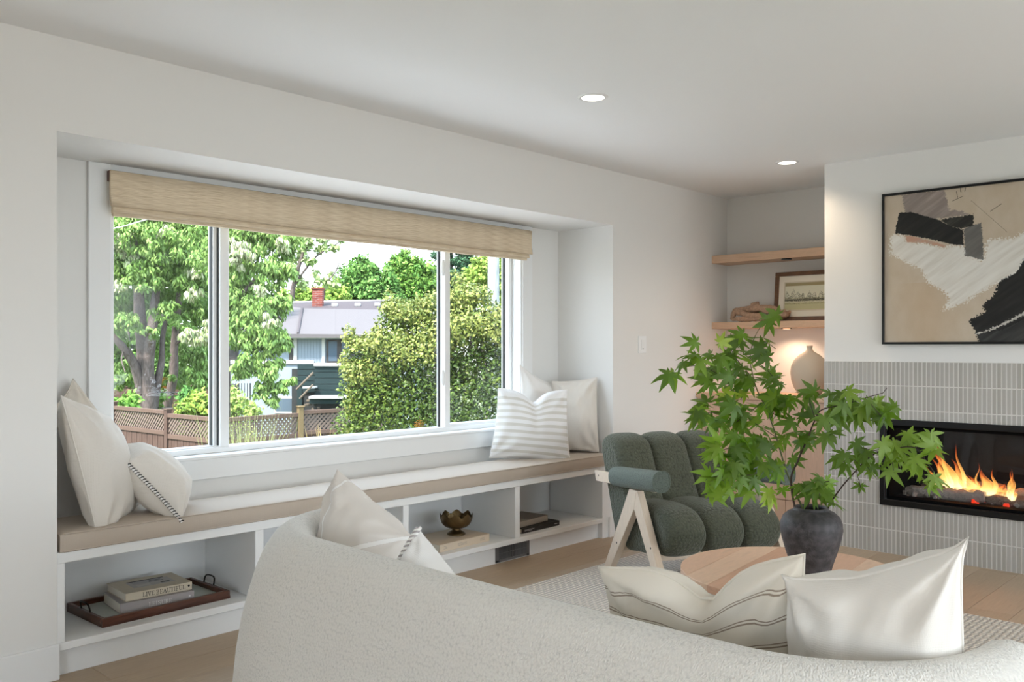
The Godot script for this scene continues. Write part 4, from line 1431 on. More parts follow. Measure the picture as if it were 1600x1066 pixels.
func build_maple() -> void:
	var meshes := []
	for i in 5:
		meshes.append(maple_leaf(40 + i))
	var d0 := 3.30
	# branches: label, stems as (u, v, depth) paths, leaves as (u, v, size in pixels)
	var stems := [
		[[1256, 800, 3.30], [1240, 765, 3.30], [1226, 728, 3.31], [1215, 690, 3.34], [1200, 645, 3.36], [1184, 612, 3.37], [1177, 590, 3.38], [1172, 560, 3.37], [1178, 530, 3.36], [1190, 508, 3.35]],
		[[1236, 758, 3.30], [1247, 720, 3.26], [1262, 685, 3.22], [1274, 655, 3.19], [1285, 640, 3.17], [1320, 632, 3.13], [1352, 622, 3.11], [1380, 614, 3.10]],
		[[1292, 800, 3.28], [1310, 768, 3.22], [1338, 735, 3.13], [1362, 712, 3.06], [1392, 702, 3.0], [1430, 700, 2.95], [1448, 722, 2.93], [1462, 742, 2.92]],
		[[1262, 800, 3.30], [1268, 775, 3.27], [1284, 756, 3.24], [1296, 752, 3.22]],
	]
	var twigs := [
		[[[1177, 590, 3.38], [1160, 585, 3.36], [1130, 588, 3.33], [1096, 572, 3.30], [1060, 575, 3.27]], [[1177, 592, 3.38], [1150, 560, 3.40], [1140, 540, 3.40], [1134, 530, 3.40]], [[1213, 684, 3.34], [1180, 662, 3.30], [1150, 650, 3.27], [1110, 645, 3.25], [1086, 652, 3.23]], [[1218, 700, 3.33], [1185, 705, 3.24], [1150, 700, 3.2], [1120, 705, 3.18]], [[1224, 722, 3.31], [1190, 738, 3.2], [1150, 745, 3.15], [1112, 745, 3.12]], [[1204, 655, 3.36], [1215, 635, 3.40], [1228, 625, 3.42]], [[1190, 630, 3.37], [1170, 645, 3.30], [1150, 660, 3.26]], [[1172, 560, 3.37], [1195, 575, 3.35], [1210, 592, 3.33]], [[1176, 540, 3.36], [1195, 535, 3.37], [1212, 545, 3.38]]],
		[[[1274, 655, 3.19], [1266, 630, 3.2], [1266, 615, 3.2]], [[1300, 636, 3.15], [1296, 660, 3.12], [1300, 680, 3.1]], [[1250, 712, 3.25], [1252, 690, 3.24]], [[1352, 622, 3.11], [1368, 640, 3.08], [1380, 655, 3.07]], [[1380, 614, 3.10], [1386, 606, 3.10]]],
		[[[1345, 728, 3.11], [1330, 716, 3.08], [1318, 722, 3.07]], [[1392, 702, 3.0], [1396, 735, 2.98]], [[1375, 706, 3.03], [1345, 700, 3.02]], [[1430, 700, 2.95], [1455, 690, 2.94]], [[1338, 735, 3.13], [1345, 762, 3.1]], [[1350, 722, 3.1], [1362, 740, 3.08]]],
		[[[1284, 756, 3.24], [1280, 775, 3.22]], [[1296, 790, 3.27], [1308, 788, 3.22]]],
	]
	var leaves := [
		[[1194, 504, 44], [1152, 523, 46], [1132, 532, 34, 3], [1189, 526, 44], [1152, 538, 44], [1182, 546, 46], [1145, 554, 42], [1081, 537, 34], [1078, 553, 42], [1090, 570, 44], [1064, 571, 34], [1046, 590, 50], [1125, 566, 40], [1144, 567, 42], [1172, 561, 44], [1108, 580, 42], [1096, 590, 42], [1105, 602, 38], [1132, 588, 46], [1138, 604, 46], [1152, 581, 44], [1167, 590, 42], [1162, 602, 42], [1203, 580, 44], [1213, 597, 38], [1204, 590, 42], [1140, 620, 46, 3], [1096, 626, 42], [1208, 626, 50], [1226, 626, 48], [1186, 634, 44], [1142, 639, 46], [1157, 646, 46], [1089, 652, 40], [1134, 628, 44], [1151, 650, 46], [1085, 655, 40, 1], [1104, 657, 46], [1124, 660, 46], [1144, 660, 46], [1178, 662, 44], [1205, 633, 46], [1222, 636, 46], [1195, 672, 44], [1229, 658, 46], [1116, 690, 46, 1], [1117, 704, 46, 1], [1121, 716, 42, 1], [1148, 688, 44], [1155, 702, 46], [1168, 694, 44], [1178, 693, 44], [1165, 716, 46], [1151, 720, 46], [1139, 730, 44], [1182, 716, 44], [1195, 702, 44], [1207, 691, 44], [1188, 730, 46], [1204, 733, 42], [1168, 740, 44], [1155, 744, 44], [1110, 742, 44, 1], [1131, 744, 44], [1131, 762, 48, 1], [1118, 766, 42, 1], [1163, 770, 42, 1], [1175, 756, 40], [1204, 776, 44, 3], [1217, 748, 34], [1224, 769, 26]],
		[[1266, 616, 46], [1266, 641, 46], [1297, 621, 36], [1317, 620, 42], [1333, 625, 32], [1319, 641, 46], [1291, 659, 42], [1317, 659, 42], [1297, 680, 44], [1343, 637, 46], [1353, 646, 44], [1364, 632, 44], [1376, 636, 46], [1383, 652, 46], [1368, 648, 42], [1251, 684, 48], [1264, 690, 40], [1243, 722, 34]],
		[[1343, 698, 38], [1317, 716, 40], [1319, 730, 36], [1345, 716, 44], [1354, 712, 34], [1386, 700, 48, 1], [1402, 698, 48, 1], [1398, 718, 46, 1], [1429, 689, 46, 1], [1455, 687, 42, 1], [1459, 708, 44, 1], [1396, 742, 44, 1], [1425, 723, 42, 1], [1433, 733, 38, 1], [1467, 748, 48, 1], [1446, 750, 40, 1], [1343, 763, 24], [1361, 740, 24], [1369, 731, 26]],
		[[1283, 752, 36], [1264, 774, 40], [1280, 772, 44], [1290, 765, 40], [1272, 764, 36], [1306, 787, 38], [1296, 756, 32]],
	]
	var names_ := ["tallest leafy green maple branch standing in the charcoal vase", "maple branch that arches over the pale fireplace tiles", "low thin maple branch that reaches across the dark firebox", "short leafy maple sprig at the rim of the charcoal vase"]
	var r := RandomNumberGenerator.new()
	r.seed = 9
	for b in 4:
		var root := at(stems[b][0][0], stems[b][0][1], stems[b][0][2])
		var t := thing("maple_branch", names_[b], "branch", root, "maple branches in the vase")
		var pts := [V(lerpf(root.x, 3.185, 0.5), 0.52, lerpf(root.z, -1.43, 0.5)) - root]
		for p in stems[b]:
			pts.append(at(p[0], p[1], p[2]) - root)
		var c := curve(pts, 40)
		var rad := []
		for i in c.size():
			rad.append(lerpf(0.0048 if b != 2 else 0.0035, 0.0013, pow(i / 40.0, 0.7)))
		obj("stem", tube(c, rad, 7), M.stem_green if b == 0 else M.stem_brown, t)
		var ends: Array = c.duplicate()
		for tw in twigs[b]:
			var tp := []
			for p in tw:
				tp.append(at(p[0], p[1], p[2]) - root)
			var cc := curve(tp, 12)
			obj("twig", tube(cc, [0.0013], 5), M.stem_brown, t)
			ends.append_array(cc)
		var all: Array = leaves[b].duplicate()
		for l in leaves[b]:            # leaves come in pairs
			if l[2] > 34:
				var q: Array = l.duplicate()
				q[0] += r.randf_range(-15.0, 15.0)
				q[1] += r.randf_range(-13.0, 13.0)
				q[2] *= r.randf_range(0.7, 0.95)
				all.append(q)
		for l in all:
			# nearest point of a twig as seen gives the leaf its depth
			var best := 1e9
			var dep := d0
			for e in ends:
				var w: Vector3 = e + root
				var dd := FX * w.x - FZ * w.z
				var rr := FZ * w.x + FX * w.z
				var q := Vector2(800.0 + FOC * rr / dd, 544.0 - FOC * (w.y - EYE) / dd)
				var ds := q.distance_to(Vector2(l[0], l[1]))
				if ds < best:
					best = ds
					dep = dd
			dep += r.randf_range(-0.05, 0.05)
			var pos := at(l[0], l[1], dep) - root
			var lf := obj("leaf", meshes[r.randi_range(0, 4)], M["maple_%d" % (l[3] if l.size() > 3 else ([0, 0, 2, 2, 1][r.randi_range(0, 4)]))], t)
			# the leaf blade hangs outward and looks up and towards the room
			var toward := V(-0.62, 0.0, 0.55).normalized()
			var nrm := (toward * r.randf_range(0.3, 1.0) + Vector3.UP * r.randf_range(0.15, 0.9) + V(r.randfn(0, 0.35), r.randfn(0, 0.25), r.randfn(0, 0.35))).normalized()
			var hang := (pos - V(0.0, 0.22, 0.0)) * V(1, 0.3, 1)
			var tipd := (hang.normalized() * 0.6 + Vector3.DOWN * r.randf_range(0.2, 0.8) + V(r.randfn(0, 0.45), r.randfn(0, 0.3), r.randfn(0, 0.45)))
			tipd = (tipd - nrm * tipd.dot(nrm)).normalized()
			var s: float = l[2] * 0.60 * dep / FOC * 1.28
			lf.transform = Transform3D(Basis(tipd.cross(nrm) * s, tipd * s, nrm * s), pos - tipd * s * 0.30)

# ------------------------------------------------------------------ cushions

func stripe_mat(called: String, base: Color, line: Color, lines: Array, half: float, m0: StandardMaterial3D) -> StandardMaterial3D:
	# woven stripes across the cloth; the same cloth relief as the plain one
	var im := Image.create(8, 512, false, Image.FORMAT_RGB8)
	im.fill(base)
	for y in 512:
		for l in lines:
			if absf(y / 511.0 - l) < half:
				im.fill_rect(Rect2i(0, y, 8, 1), line)
	var m := StandardMaterial3D.new()
	m.resource_name = called
	m.albedo_texture = ImageTexture.create_from_image(im)
	m.roughness = 0.9
	M[called] = m
	return m


func build_cushions() -> void:
	# on the bench, near end
	var back := pillow("throw_cushion", "plain beige linen cushion tucked behind the big oatmeal cushion on the bench", [V(1.37, 1.0, -3.93), V(1.475, 1.125, -3.975), V(1.80, 0.70, -3.975), V(1.52, 0.56, -3.94)], M.linen_beige, {"thick": 0.10, "pinch": 0.07, "seed": 5, "piping": 0.003})
	pillow("throw_cushion", "largest oatmeal linen cushion leaning at the near end of the window bench", [V(1.285, 1.075, -3.58), V(1.56, 0.975, -3.90), V(1.745, 0.555, -3.93), V(1.425, 0.487, -3.575)], M.linen, {"thick": 0.20, "pinch": 0.05, "seed": 8, "piping": 0.0032, "wrinkle": 0.009, "power": 0.5})
	var st := pillow("throw_cushion", "small oatmeal cushion with black whip-stitched edge on the bench", [V(1.585, 0.775, -3.70), V(1.66, 0.84, -3.86), V(1.93, 0.62, -3.83), V(1.745, 0.528, -3.535)], M.linen, {"thick": 0.22, "pinch": 0.05, "seed": 12, "wrinkle": 0.006, "power": 0.5})
	whip_stitch(st, V(1.585, 0.775, -3.70), V(1.745, 0.528, -3.535))
	# on the bench, far end
	pillow("throw_cushion", "plain white cushion propped in the far corner behind the striped cushion", [V(4.29, 1.15, -3.96), V(4.68, 1.00, -3.97), V(4.62, 0.57, -3.90), V(4.20, 0.60, -3.90)], M.linen_white, {"thick": 0.13, "pinch": 0.10, "seed": 21, "wrinkle": 0.008, "piping": 0.003})
	pillow("throw_cushion", "plain dove grey cushion leaning on the side of the window bay", [V(4.57, 1.03, -3.92), V(4.735, 1.06, -3.66), V(4.715, 0.56, -3.63), V(4.50, 0.565, -3.87)], M.linen, {"thick": 0.16, "pinch": 0.05, "seed": 23, "wrinkle": 0.011, "piping": 0.003})
	var lines := []
	for i in 9:
		lines.append(0.10 + i * 0.095)
	var sm := stripe_mat("cloth_striped", Color(0.925, 0.92, 0.915), Color(0.835, 0.82, 0.79), lines, 0.021, M.linen_white)
	pillow("throw_cushion", "white cushion with soft grey stripes at the far end of the bench", [V(4.025, 1.003, -3.90), V(4.455, 0.985, -3.69), V(4.385, 0.507, -3.60), V(3.945, 0.570, -3.90)], sm, {"thick": 0.17, "pinch": 0.06, "seed": 31, "dent": 0.085, "dent_at": 0.0, "wrinkle": 0.008, "piping": 0.0035, "piping_mat": M.thread_white})
	# on the sofa
	var p1 := pillow("throw_cushion", "cream cushion with a pale sewn band standing on the sofa end", [at(527, 733, 2.93), at(642, 838, 2.66), at(632, 965, 2.62), at(500, 920, 2.85)], M.cotton_white, {"thick": 0.26, "pinch": 0.05, "ear": 3.0, "seed": 41, "wrinkle": 0.012, "power": 0.5})
	p1.get_node("cover").material_override = banded_cloth()
	var p2 := pillow("throw_cushion", "cream cushion with a grey twisted rope edge on the sofa", [at(655, 827, 2.40), at(724, 914, 2.29), at(690, 1000, 2.27), at(600, 940, 2.35)], M.linen_white, {"thick": 0.20, "pinch": 0.04, "seed": 47, "wrinkle": 0.006, "power": 0.5})
	rope_edge(p2, at(655, 827, 2.395), at(600, 940, 2.34))
	var l2 := [0.30, 0.316, 0.45, 0.466, 0.60, 0.616, 0.735, 0.751, 0.87, 0.886]
	var sm2 := stripe_mat("cloth_ticking", Color(0.90, 0.87, 0.815), Color(0.60, 0.54, 0.475), l2, 0.0034, M.cotton_white)
	pillow("throw_cushion", "cream cushion with thin brown double stripes leaning on the sofa back", [V(1.62, 0.752, -1.246), V(1.66, 0.851, -0.77), V(1.80, 0.42, -0.80), V(1.76, 0.42, -1.25)], sm2, {"thick": 0.15, "pinch": 0.04, "ear": 5.0, "seed": 51, "dent": 0.10, "dent_at": 0.08, "dent_w": 0.30, "wrinkle": 0.009, "power": 0.42, "piping": 0.004})
	pillow("throw_cushion", "plain white cushion with pointed corners leaning on the sofa back", [V(1.64, 0.815, -0.807), V(1.68, 0.928, -0.479), V(1.80, 0.43, -0.50), V(1.76, 0.43, -0.86)], M.cotton_white, {"thick": 0.20, "pinch": 0.085, "ear": 8.0, "seed": 58, "wrinkle": 0.012, "power": 0.40, "dent": 0.028, "dent_at": -0.12, "dent_w": 0.75, "piping": 0.0035})


func whip_stitch(t: Node3D, a: Vector3, b: Vector3) -> void:
	var st := new_st(true)
	var n := 26
	for i in n:
		var k := (i + 0.5) / n
		var p := a.lerp(b, k) - t.position
		var bow := sin(PI * k) * 0.008
		var dir := (b - a).normalized()
		var s := V(0.6, 0.25, 0.35).normalized()
		p += V(0.004, 0.0, 0.004) + V(0.5, 0.3, -0.2) * bow
		add_tube(st, [p - s * 0.009, p + V(-0.002, 0.004, 0.006), p + s * 0.009], [0.0022], 5)
	obj("whip_stitch", done(st), M.thread_black, t)
	var c := []
	for i in 17:
		c.append(a.lerp(b, i / 16.0) - t.position + V(0.5, 0.3, -0.2) * sin(PI * i / 16.0) * 0.008 + V(0.002, 0, 0.002))
	obj("hem", tube(c, [0.0055], 7), M.thread_white, t)


func banded_cloth() -> StandardMaterial3D:      # a paler tape sewn in a bow across the cloth
	var im := Image.create(256, 256, false, Image.FORMAT_RGB8)
	for y in 256:
		for x in 256:
			var u := x / 255.0
			var v := y / 255.0
			var d := absf(v - (0.30 + 0.75 * pow(u - 0.05, 2.0)))
			var d2 := absf(u - 0.16 - 0.25 * (1.0 - v))
			var c := Color(0.885, 0.855, 0.825)
			if d < 0.028 or d2 < 0.012:
				c = Color(0.95, 0.94, 0.925)
			elif d < 0.033 or d2 < 0.016:
				c = Color(0.83, 0.80, 0.77)
			im.set_pixel(x, y, c)
	var m := mat("cloth_banded", Color.WHITE, 0.9)
	m.albedo_texture = ImageTexture.create_from_image(im)
	return m


func rope_edge(t: Node3D, a: Vector3, b: Vector3) -> void:
	for s in 2:
		var pts := []
		for i in 150:
			var k := i / 149.0
			var p := a.lerp(b, k) - t.position + V(-0.02, 0.012, 0.016) * (0.4 + sin(PI * k))
			var ang := k * 90.0 + s * PI
			pts.append(p + V(cos(ang), 0.0, sin(ang)) * 0.005)
		obj("rope", tube(pts, [0.0048], 7), M.thread_white if s == 0 else M.book_grey, t)


# ------------------------------------------------------------------ things on the bench shelves

func text(called: String, s: String, size: float, m: Material, parent: Node3D, pos: Vector3, b: Basis, serif := true) -> MeshInstance3D:
	var tm := TextMesh.new()
	var f := SystemFont.new()
	f.font_names = PackedStringArray(["Droid Serif" if serif else "Droid Sans"])
	tm.font = f
	tm.text = s
	tm.font_size = 24
	tm.pixel_size = size / 24.0
	tm.depth = 0.0004
	var o := obj(called, tm, m, parent)
	o.transform = Transform3D(b, pos)
	return o


func book(label: String, pos: Vector3, turn: float, size: Vector3, cover: Material, group: String) -> Node3D:
	# lies flat; the spine looks along +z, the head along +x
	var t := thing("book", label, "book", pos, group)
	t.rotation.y = turn
	var h := size * 0.5
	var ct := 0.0025
	box("page_block", V(-h.x + 0.003, ct, -h.z + 0.004), V(h.x - 0.003, size.y - ct, h.z - 0.004), M.paper, t, 0.0)
	box("cover", V(-h.x, 0, -h.z), V(h.x, ct, h.z), cover, t, 0.0008)
	box("cover", V(-h.x, size.y - ct, -h.z), V(h.x, size.y, h.z), cover, t, 0.0008)
	box("spine", V(-h.x, 0, h.z - 0.004), V(h.x, size.y, h.z), cover, t, 0.001)
	return t


func build_bench_things() -> void:
	var y := 0.134
	# tray
	var tr := thing("tray", "dark wooden serving tray with glass base and wire handles in the cubby", "tray", V(1.735, y, -3.80))
	tr.rotation.y = 0.03
	var a := 0.285
	var b := 0.172
	box("base", V(-a, 0.0, -b), V(a, 0.012, b), M.tray_wood, tr, 0.001)
	box("glass_base", V(-a + 0.018, 0.012, -b + 0.018), V(a - 0.018, 0.0145, b - 0.018), M.tray_paper, tr, 0.0)
	box("rim", V(-a, 0.0, b - 0.018), V(a, 0.036, b), M.tray_wood, tr, 0.003)
	box("rim", V(-a, 0.0, -b), V(a, 0.036, -b + 0.018), M.tray_wood, tr, 0.003)
	box("rim", V(-a, 0.0, -b + 0.017), V(-a + 0.018, 0.036, b - 0.017), M.tray_wood, tr, 0.003)
	box("rim", V(a - 0.018, 0.0, -b + 0.017), V(a, 0.036, b - 0.017), M.tray_wood, tr, 0.003)
	for s in [-1.0, 1.0]:
		var x: float = s * (a - 0.009)
		obj("handle", tube(curve([V(x, 0.032, -0.042), V(x + s * 0.006, 0.062, -0.04), V(x + s * 0.010, 0.072, -0.022), V(x + s * 0.010, 0.072, 0.022), V(x + s * 0.006, 0.062, 0.04), V(x, 0.032, 0.042)], 24), [0.0035], 7), M.dark_wire, tr)
	# two books on the tray
	var g1 := "books on the tray"
	var b1 := book("thick pale grey book lying at the bottom of the stack on the tray", V(1.725, y + 0.0145, -3.795), -0.10, V(0.31, 0.046, 0.23), M.book_grey, g1)
	text("title", "LEISURE", 0.024, M.silver_print, b1, V(0.01, 0.022, 0.1152), Basis())
	text("publisher_mark", "•", 0.03, M.silver_print, b1, V(0.135, 0.026, 0.1152), Basis())
	var b2 := book("cream cover book lying on top of the stack on the tray", V(1.735, y + 0.0605, -3.81), -0.06, V(0.285, 0.034, 0.225), M.book_cream, g1)
	text("title", "LIVE BEAUTIFUL", 0.0265, M.ink, b2, V(0.02, 0.017, 0.1127), Basis.from_scale(V(0.86, 1, 1)))
	obj("publisher_mark", lathe([Vector2(0.0, 0.0004), Vector2(0.005, 0.0004), Vector2(0.005, 0.0)], 12), M.ink, b2).transform = Transform3D(Basis(V(1, 0, 0), V(0, 0, 1), V(0, -1, 0)), V(0.128, 0.019, 0.1126))
	var pm := mat("cover_photo", Color.WHITE, 0.5)
	pm.albedo_texture = cover_photo()
	var cp := new_st()
	for q in [[0, 0], [1, 0], [1, 1], [0, 0], [1, 1], [0, 1]]:
		cp.set_uv(Vector2(q[0], q[1]))
		cp.add_vertex(V(-0.085 + 0.18 * q[0], 0.0343, -0.075 + 0.125 * q[1]))
	obj("cover_picture", done(cp), pm, b2)
	# brass lotus bowl on its book
	var b3 := book("sand coloured cloth book under the brass lotus bowl", V(3.455, y, -3.745), 0.03, V(0.40, 0.042, 0.27), M.book_sand, "books in the open cubbies")
	for k in 9:
		var w: float = [0.035, 0.09, 0.05][k % 3] * 0.8
		var xx: float = [-0.17, -0.06, 0.12][k % 3]
		box("spine_print", V(xx, 0.026 - 0.006 * (k / 3), 0.135), V(xx + w, 0.0275 - 0.006 * (k / 3), 0.1354), M.book_stone, b3, 0.0)
	var bowl := thing("lotus_bowl", "dark brass lotus shaped footed bowl standing on the sand book", "bowl", V(3.515, y + 0.042, -3.745))
	obj("foot", lathe([Vector2(0.052, 0.0), Vector2(0.054, 0.004), Vector2(0.051, 0.010), Vector2(0.038, 0.018), Vector2(0.026, 0.026), Vector2(0.024, 0.034), Vector2(0.030, 0.040)], 36), M.brass, bowl)
	for layer in 2:
		for i in 8:
			obj("petal", petal(), M.brass, bowl).transform = Transform3D(Basis(Vector3.UP, TAU * (i + 0.5 * layer) / 8.0) * Basis.from_scale(V(1.0 - 0.03 * layer, 1.0 - 0.22 * layer, 1.0 - 0.03 * layer)), V(0, 0.036, 0))
	# two books at the far end
	var g2 := "books in the open cubbies"
	var b4 := book("black book lying under the stone coloured book in the far cubby", V(4.105, y, -3.735), 0.02, V(0.36, 0.030, 0.25), M.book_black, g2)
	for k in 2:
		box("spine_print", V(-0.155, 0.012 + 0.006 * k, 0.125), V(-0.085 + 0.02 * k, 0.0135 + 0.006 * k, 0.1253), M.silver_print, b4, 0.0)
	box("spine_print", V(0.13, 0.014, 0.125), V(0.16, 0.0165, 0.1253), M.silver_print, b4, 0.0)
	var b5 := book("stone coloured book lying on the black book in the far cubby", V(4.075, y + 0.030, -3.755), 0.10, V(0.30, 0.034, 0.21), M.book_stone, g2)
	box("dust_jacket", V(-0.045, 0.0335, -0.104), V(0.151, 0.0352, 0.1045), M.vent_metal, b5, 0.0)
	b5.get_node("dust_jacket").material_override = mat("jacket_taupe", Color(0.50, 0.46, 0.43), 0.6)


func petal() -> ArrayMesh:
	var rows := []
	for i in 13:
		var t := i / 12.0
		var row := PackedVector3Array()
		var rr := 0.026 + 0.070 * sin(t * PI * 0.5 * 0.98)
		var y := 0.012 * t + 0.078 * pow(t, 1.9)
		var half := lerpf(0.55, 0.40, t)
		if t > 0.6:
			half *= sqrt(maxf(1.0 - pow((t - 0.6) / 0.402, 2.0), 0.0))
		for j in 9:
			var a := (j / 8.0 * 2.0 - 1.0) * half
			var cup := 0.004 * (1.0 - pow(j / 8.0 * 2.0 - 1.0, 2.0)) * sin(t * PI)
			row.append(V(cos(a) * (rr + cup), y, sin(a) * (rr + cup)))
		rows.append(row)
	var inner := []
	for r in rows:
		var q := PackedVector3Array()
		for p in r:
			q.append(p - V(p.x, 0, p.z).normalized() * 0.0018 + V(0, 0.0008, 0))
		inner.append(q)
	var st := new_st(true)
	add_grid(st, rows)
	add_grid(st, inner, false, false, false, true)
	return done(st)


func cover_photo() -> ImageTexture:
	var im := Image.create(96, 64, false, Image.FORMAT_RGB8)
	im.fill(Color(0.70, 0.68, 0.66))
	im.fill_rect(Rect2i(0, 0, 96, 12), Color(0.78, 0.73, 0.64))
	im.fill_rect(Rect2i(4, 6, 84, 7), Color(0.16, 0.16, 0.16))
	im.fill_rect(Rect2i(10, 13, 70, 22), Color(0.64, 0.63, 0.63))
	im.fill_rect(Rect2i(50, 20, 26, 5), Color(0.22, 0.22, 0.22))
	im.fill_rect(Rect2i(46, 30, 34, 4), Color(0.30, 0.30, 0.29))
	im.fill_rect(Rect2i(12, 44, 30, 14), Color(0.75, 0.73, 0.70))
	im.fill_rect(Rect2i(66, 48, 20, 9), Color(0.25, 0.25, 0.24))
	return ImageTexture.create_from_image(im)

# ------------------------------------------------------------------ the garden and the houses beyond

func prism(st: SurfaceTool, pts: Array, off: Vector3) -> void:     # a convex outline given thickness
	st.set_smooth_group(-1)
	var c := Vector3.ZERO
	for p in pts:
		c += p
	c = c / pts.size() + off * 0.5
	var n := pts.size()
	for i in range(1, n - 1):
		tri_out(st, pts[0], pts[i], pts[i + 1], c)
		tri_out(st, pts[0] + off, pts[i] + off, pts[i + 1] + off, c)
	for i in n:
		var k := (i + 1) % n
		tri_out(st, pts[i], pts[k], pts[k] + off, c)
		tri_out(st, pts[i], pts[k] + off, pts[i] + off, c)


func leaf_mesh(long: float, wide: float, bend: float) -> ArrayMesh:
	var st := new_st(true)
	var a := V(0, 0, 0)
	var tip := V(0, long, -bend)
	var m := V(0, long * 0.45, 0.08 * long)
	var l := V(-wide, long * 0.45, 0)
	var r := V(wide, long * 0.45, 0)
	for t in [[a, m, l], [a, r, m], [l, m, tip], [m, r, tip]]:
		for p in t:
			st.add_vertex(p)
	return done(st)


# clumps: [centre, radii, number, hang 0..1]; tints: colours in linear light with weights
func foliage(called: String, parent: Node3D, mesh: ArrayMesh, m: Material, clumps: Array, size: float, tints: Array, sd: int, shell := 0.55) -> MultiMeshInstance3D:
	var r := RandomNumberGenerator.new()
	r.seed = sd
	var total := 0
	for c in clumps:
		total += c[2]
	var mm := MultiMesh.new()
	mm.transform_format = MultiMesh.TRANSFORM_3D
	mm.use_colors = true
	mm.mesh = mesh
	mm.instance_count = total
	var i := 0
	for c in clumps:
		var sub := Vector3.ZERO
		var tone := 1.0
		var sway := V(c[1].x, c[1].y, c[1].z) * 0.30
		for k in int(c[2]):
			if k % 34 == 0:       # leaves sit in sprays
				var q := V(r.randfn(), r.randfn(), r.randfn()).normalized() * pow(r.randf(), 0.42)
				sub = V(q.x * c[1].x, q.y * c[1].y, q.z * c[1].z) * 1.05
				tone = r.randf_range(0.8, 1.2)
			var d := V(r.randfn(), r.randfn(), r.randfn()).normalized()
			var rad := pow(r.randf(), shell)
			var rr: Vector3 = c[1]
			var p: Vector3 = c[0] + V(d.x * rr.x, d.y * rr.y, d.z * rr.z) * rad
			if c[3] > 0.2:
				p = c[0] + sub + V(d.x * sway.x, d.y * sway.y, d.z * sway.z) * rad
			var hang: float = c[3]
			var y := (V(r.randfn(), r.randfn(), r.randfn()).normalized() * (1.0 - hang) + V(d.x * 0.4, -1.0, d.z * 0.4) * hang).normalized()
			var n := (d + V(r.randfn(0, 0.6), 0.7 + r.randfn(0, 0.5), r.randfn(0, 0.6))).normalized()
			var x := y.cross(n)
			if x.length() < 0.1:
				x = y.cross(Vector3.RIGHT)
			x = x.normalized()
			var s := size * r.randf_range(0.65, 1.3)
			mm.set_instance_transform(i, Transform3D(Basis(x * s, y * s, x.cross(y) * s), p))
			var t: Array = tints[r.randi_range(0, tints.size() - 1)]
			var b := r.randf_range(0.85, 1.15) * tone
			var col: Color = t[0]
			if c.size() > 4:
				col = col.lerp(c[4], 0.75 if r.randf() < 0.7 else 0.15)
			mm.set_instance_color(i, Color(col.r * b, col.g * b, col.b * b))
			i += 1
	var o := MultiMeshInstance3D.new()
	o.name = called
	o.multimesh = mm
	o.material_override = m
	o.set_meta("kind", "stuff")
	parent.add_child(o, true)
	return o


func limb(st: SurfaceTool, pts: Array, r0: float, r1: float, sd := 1) -> void:
	var c := curve(pts, 18)
	var rad := []
	var r := RandomNumberGenerator.new()
	r.seed = sd
	for i in c.size():
		rad.append(lerpf(r0, r1, float(i) / 18.0) * (1.0 + r.randfn(0, 0.05)))
	add_tube(st, c, rad, 9)


func uvs(list: Array, root: Vector3) -> Array:
	var out := []
	for p in list:
		out.append(at(p[0], p[1], p[2]) - root)
	return out


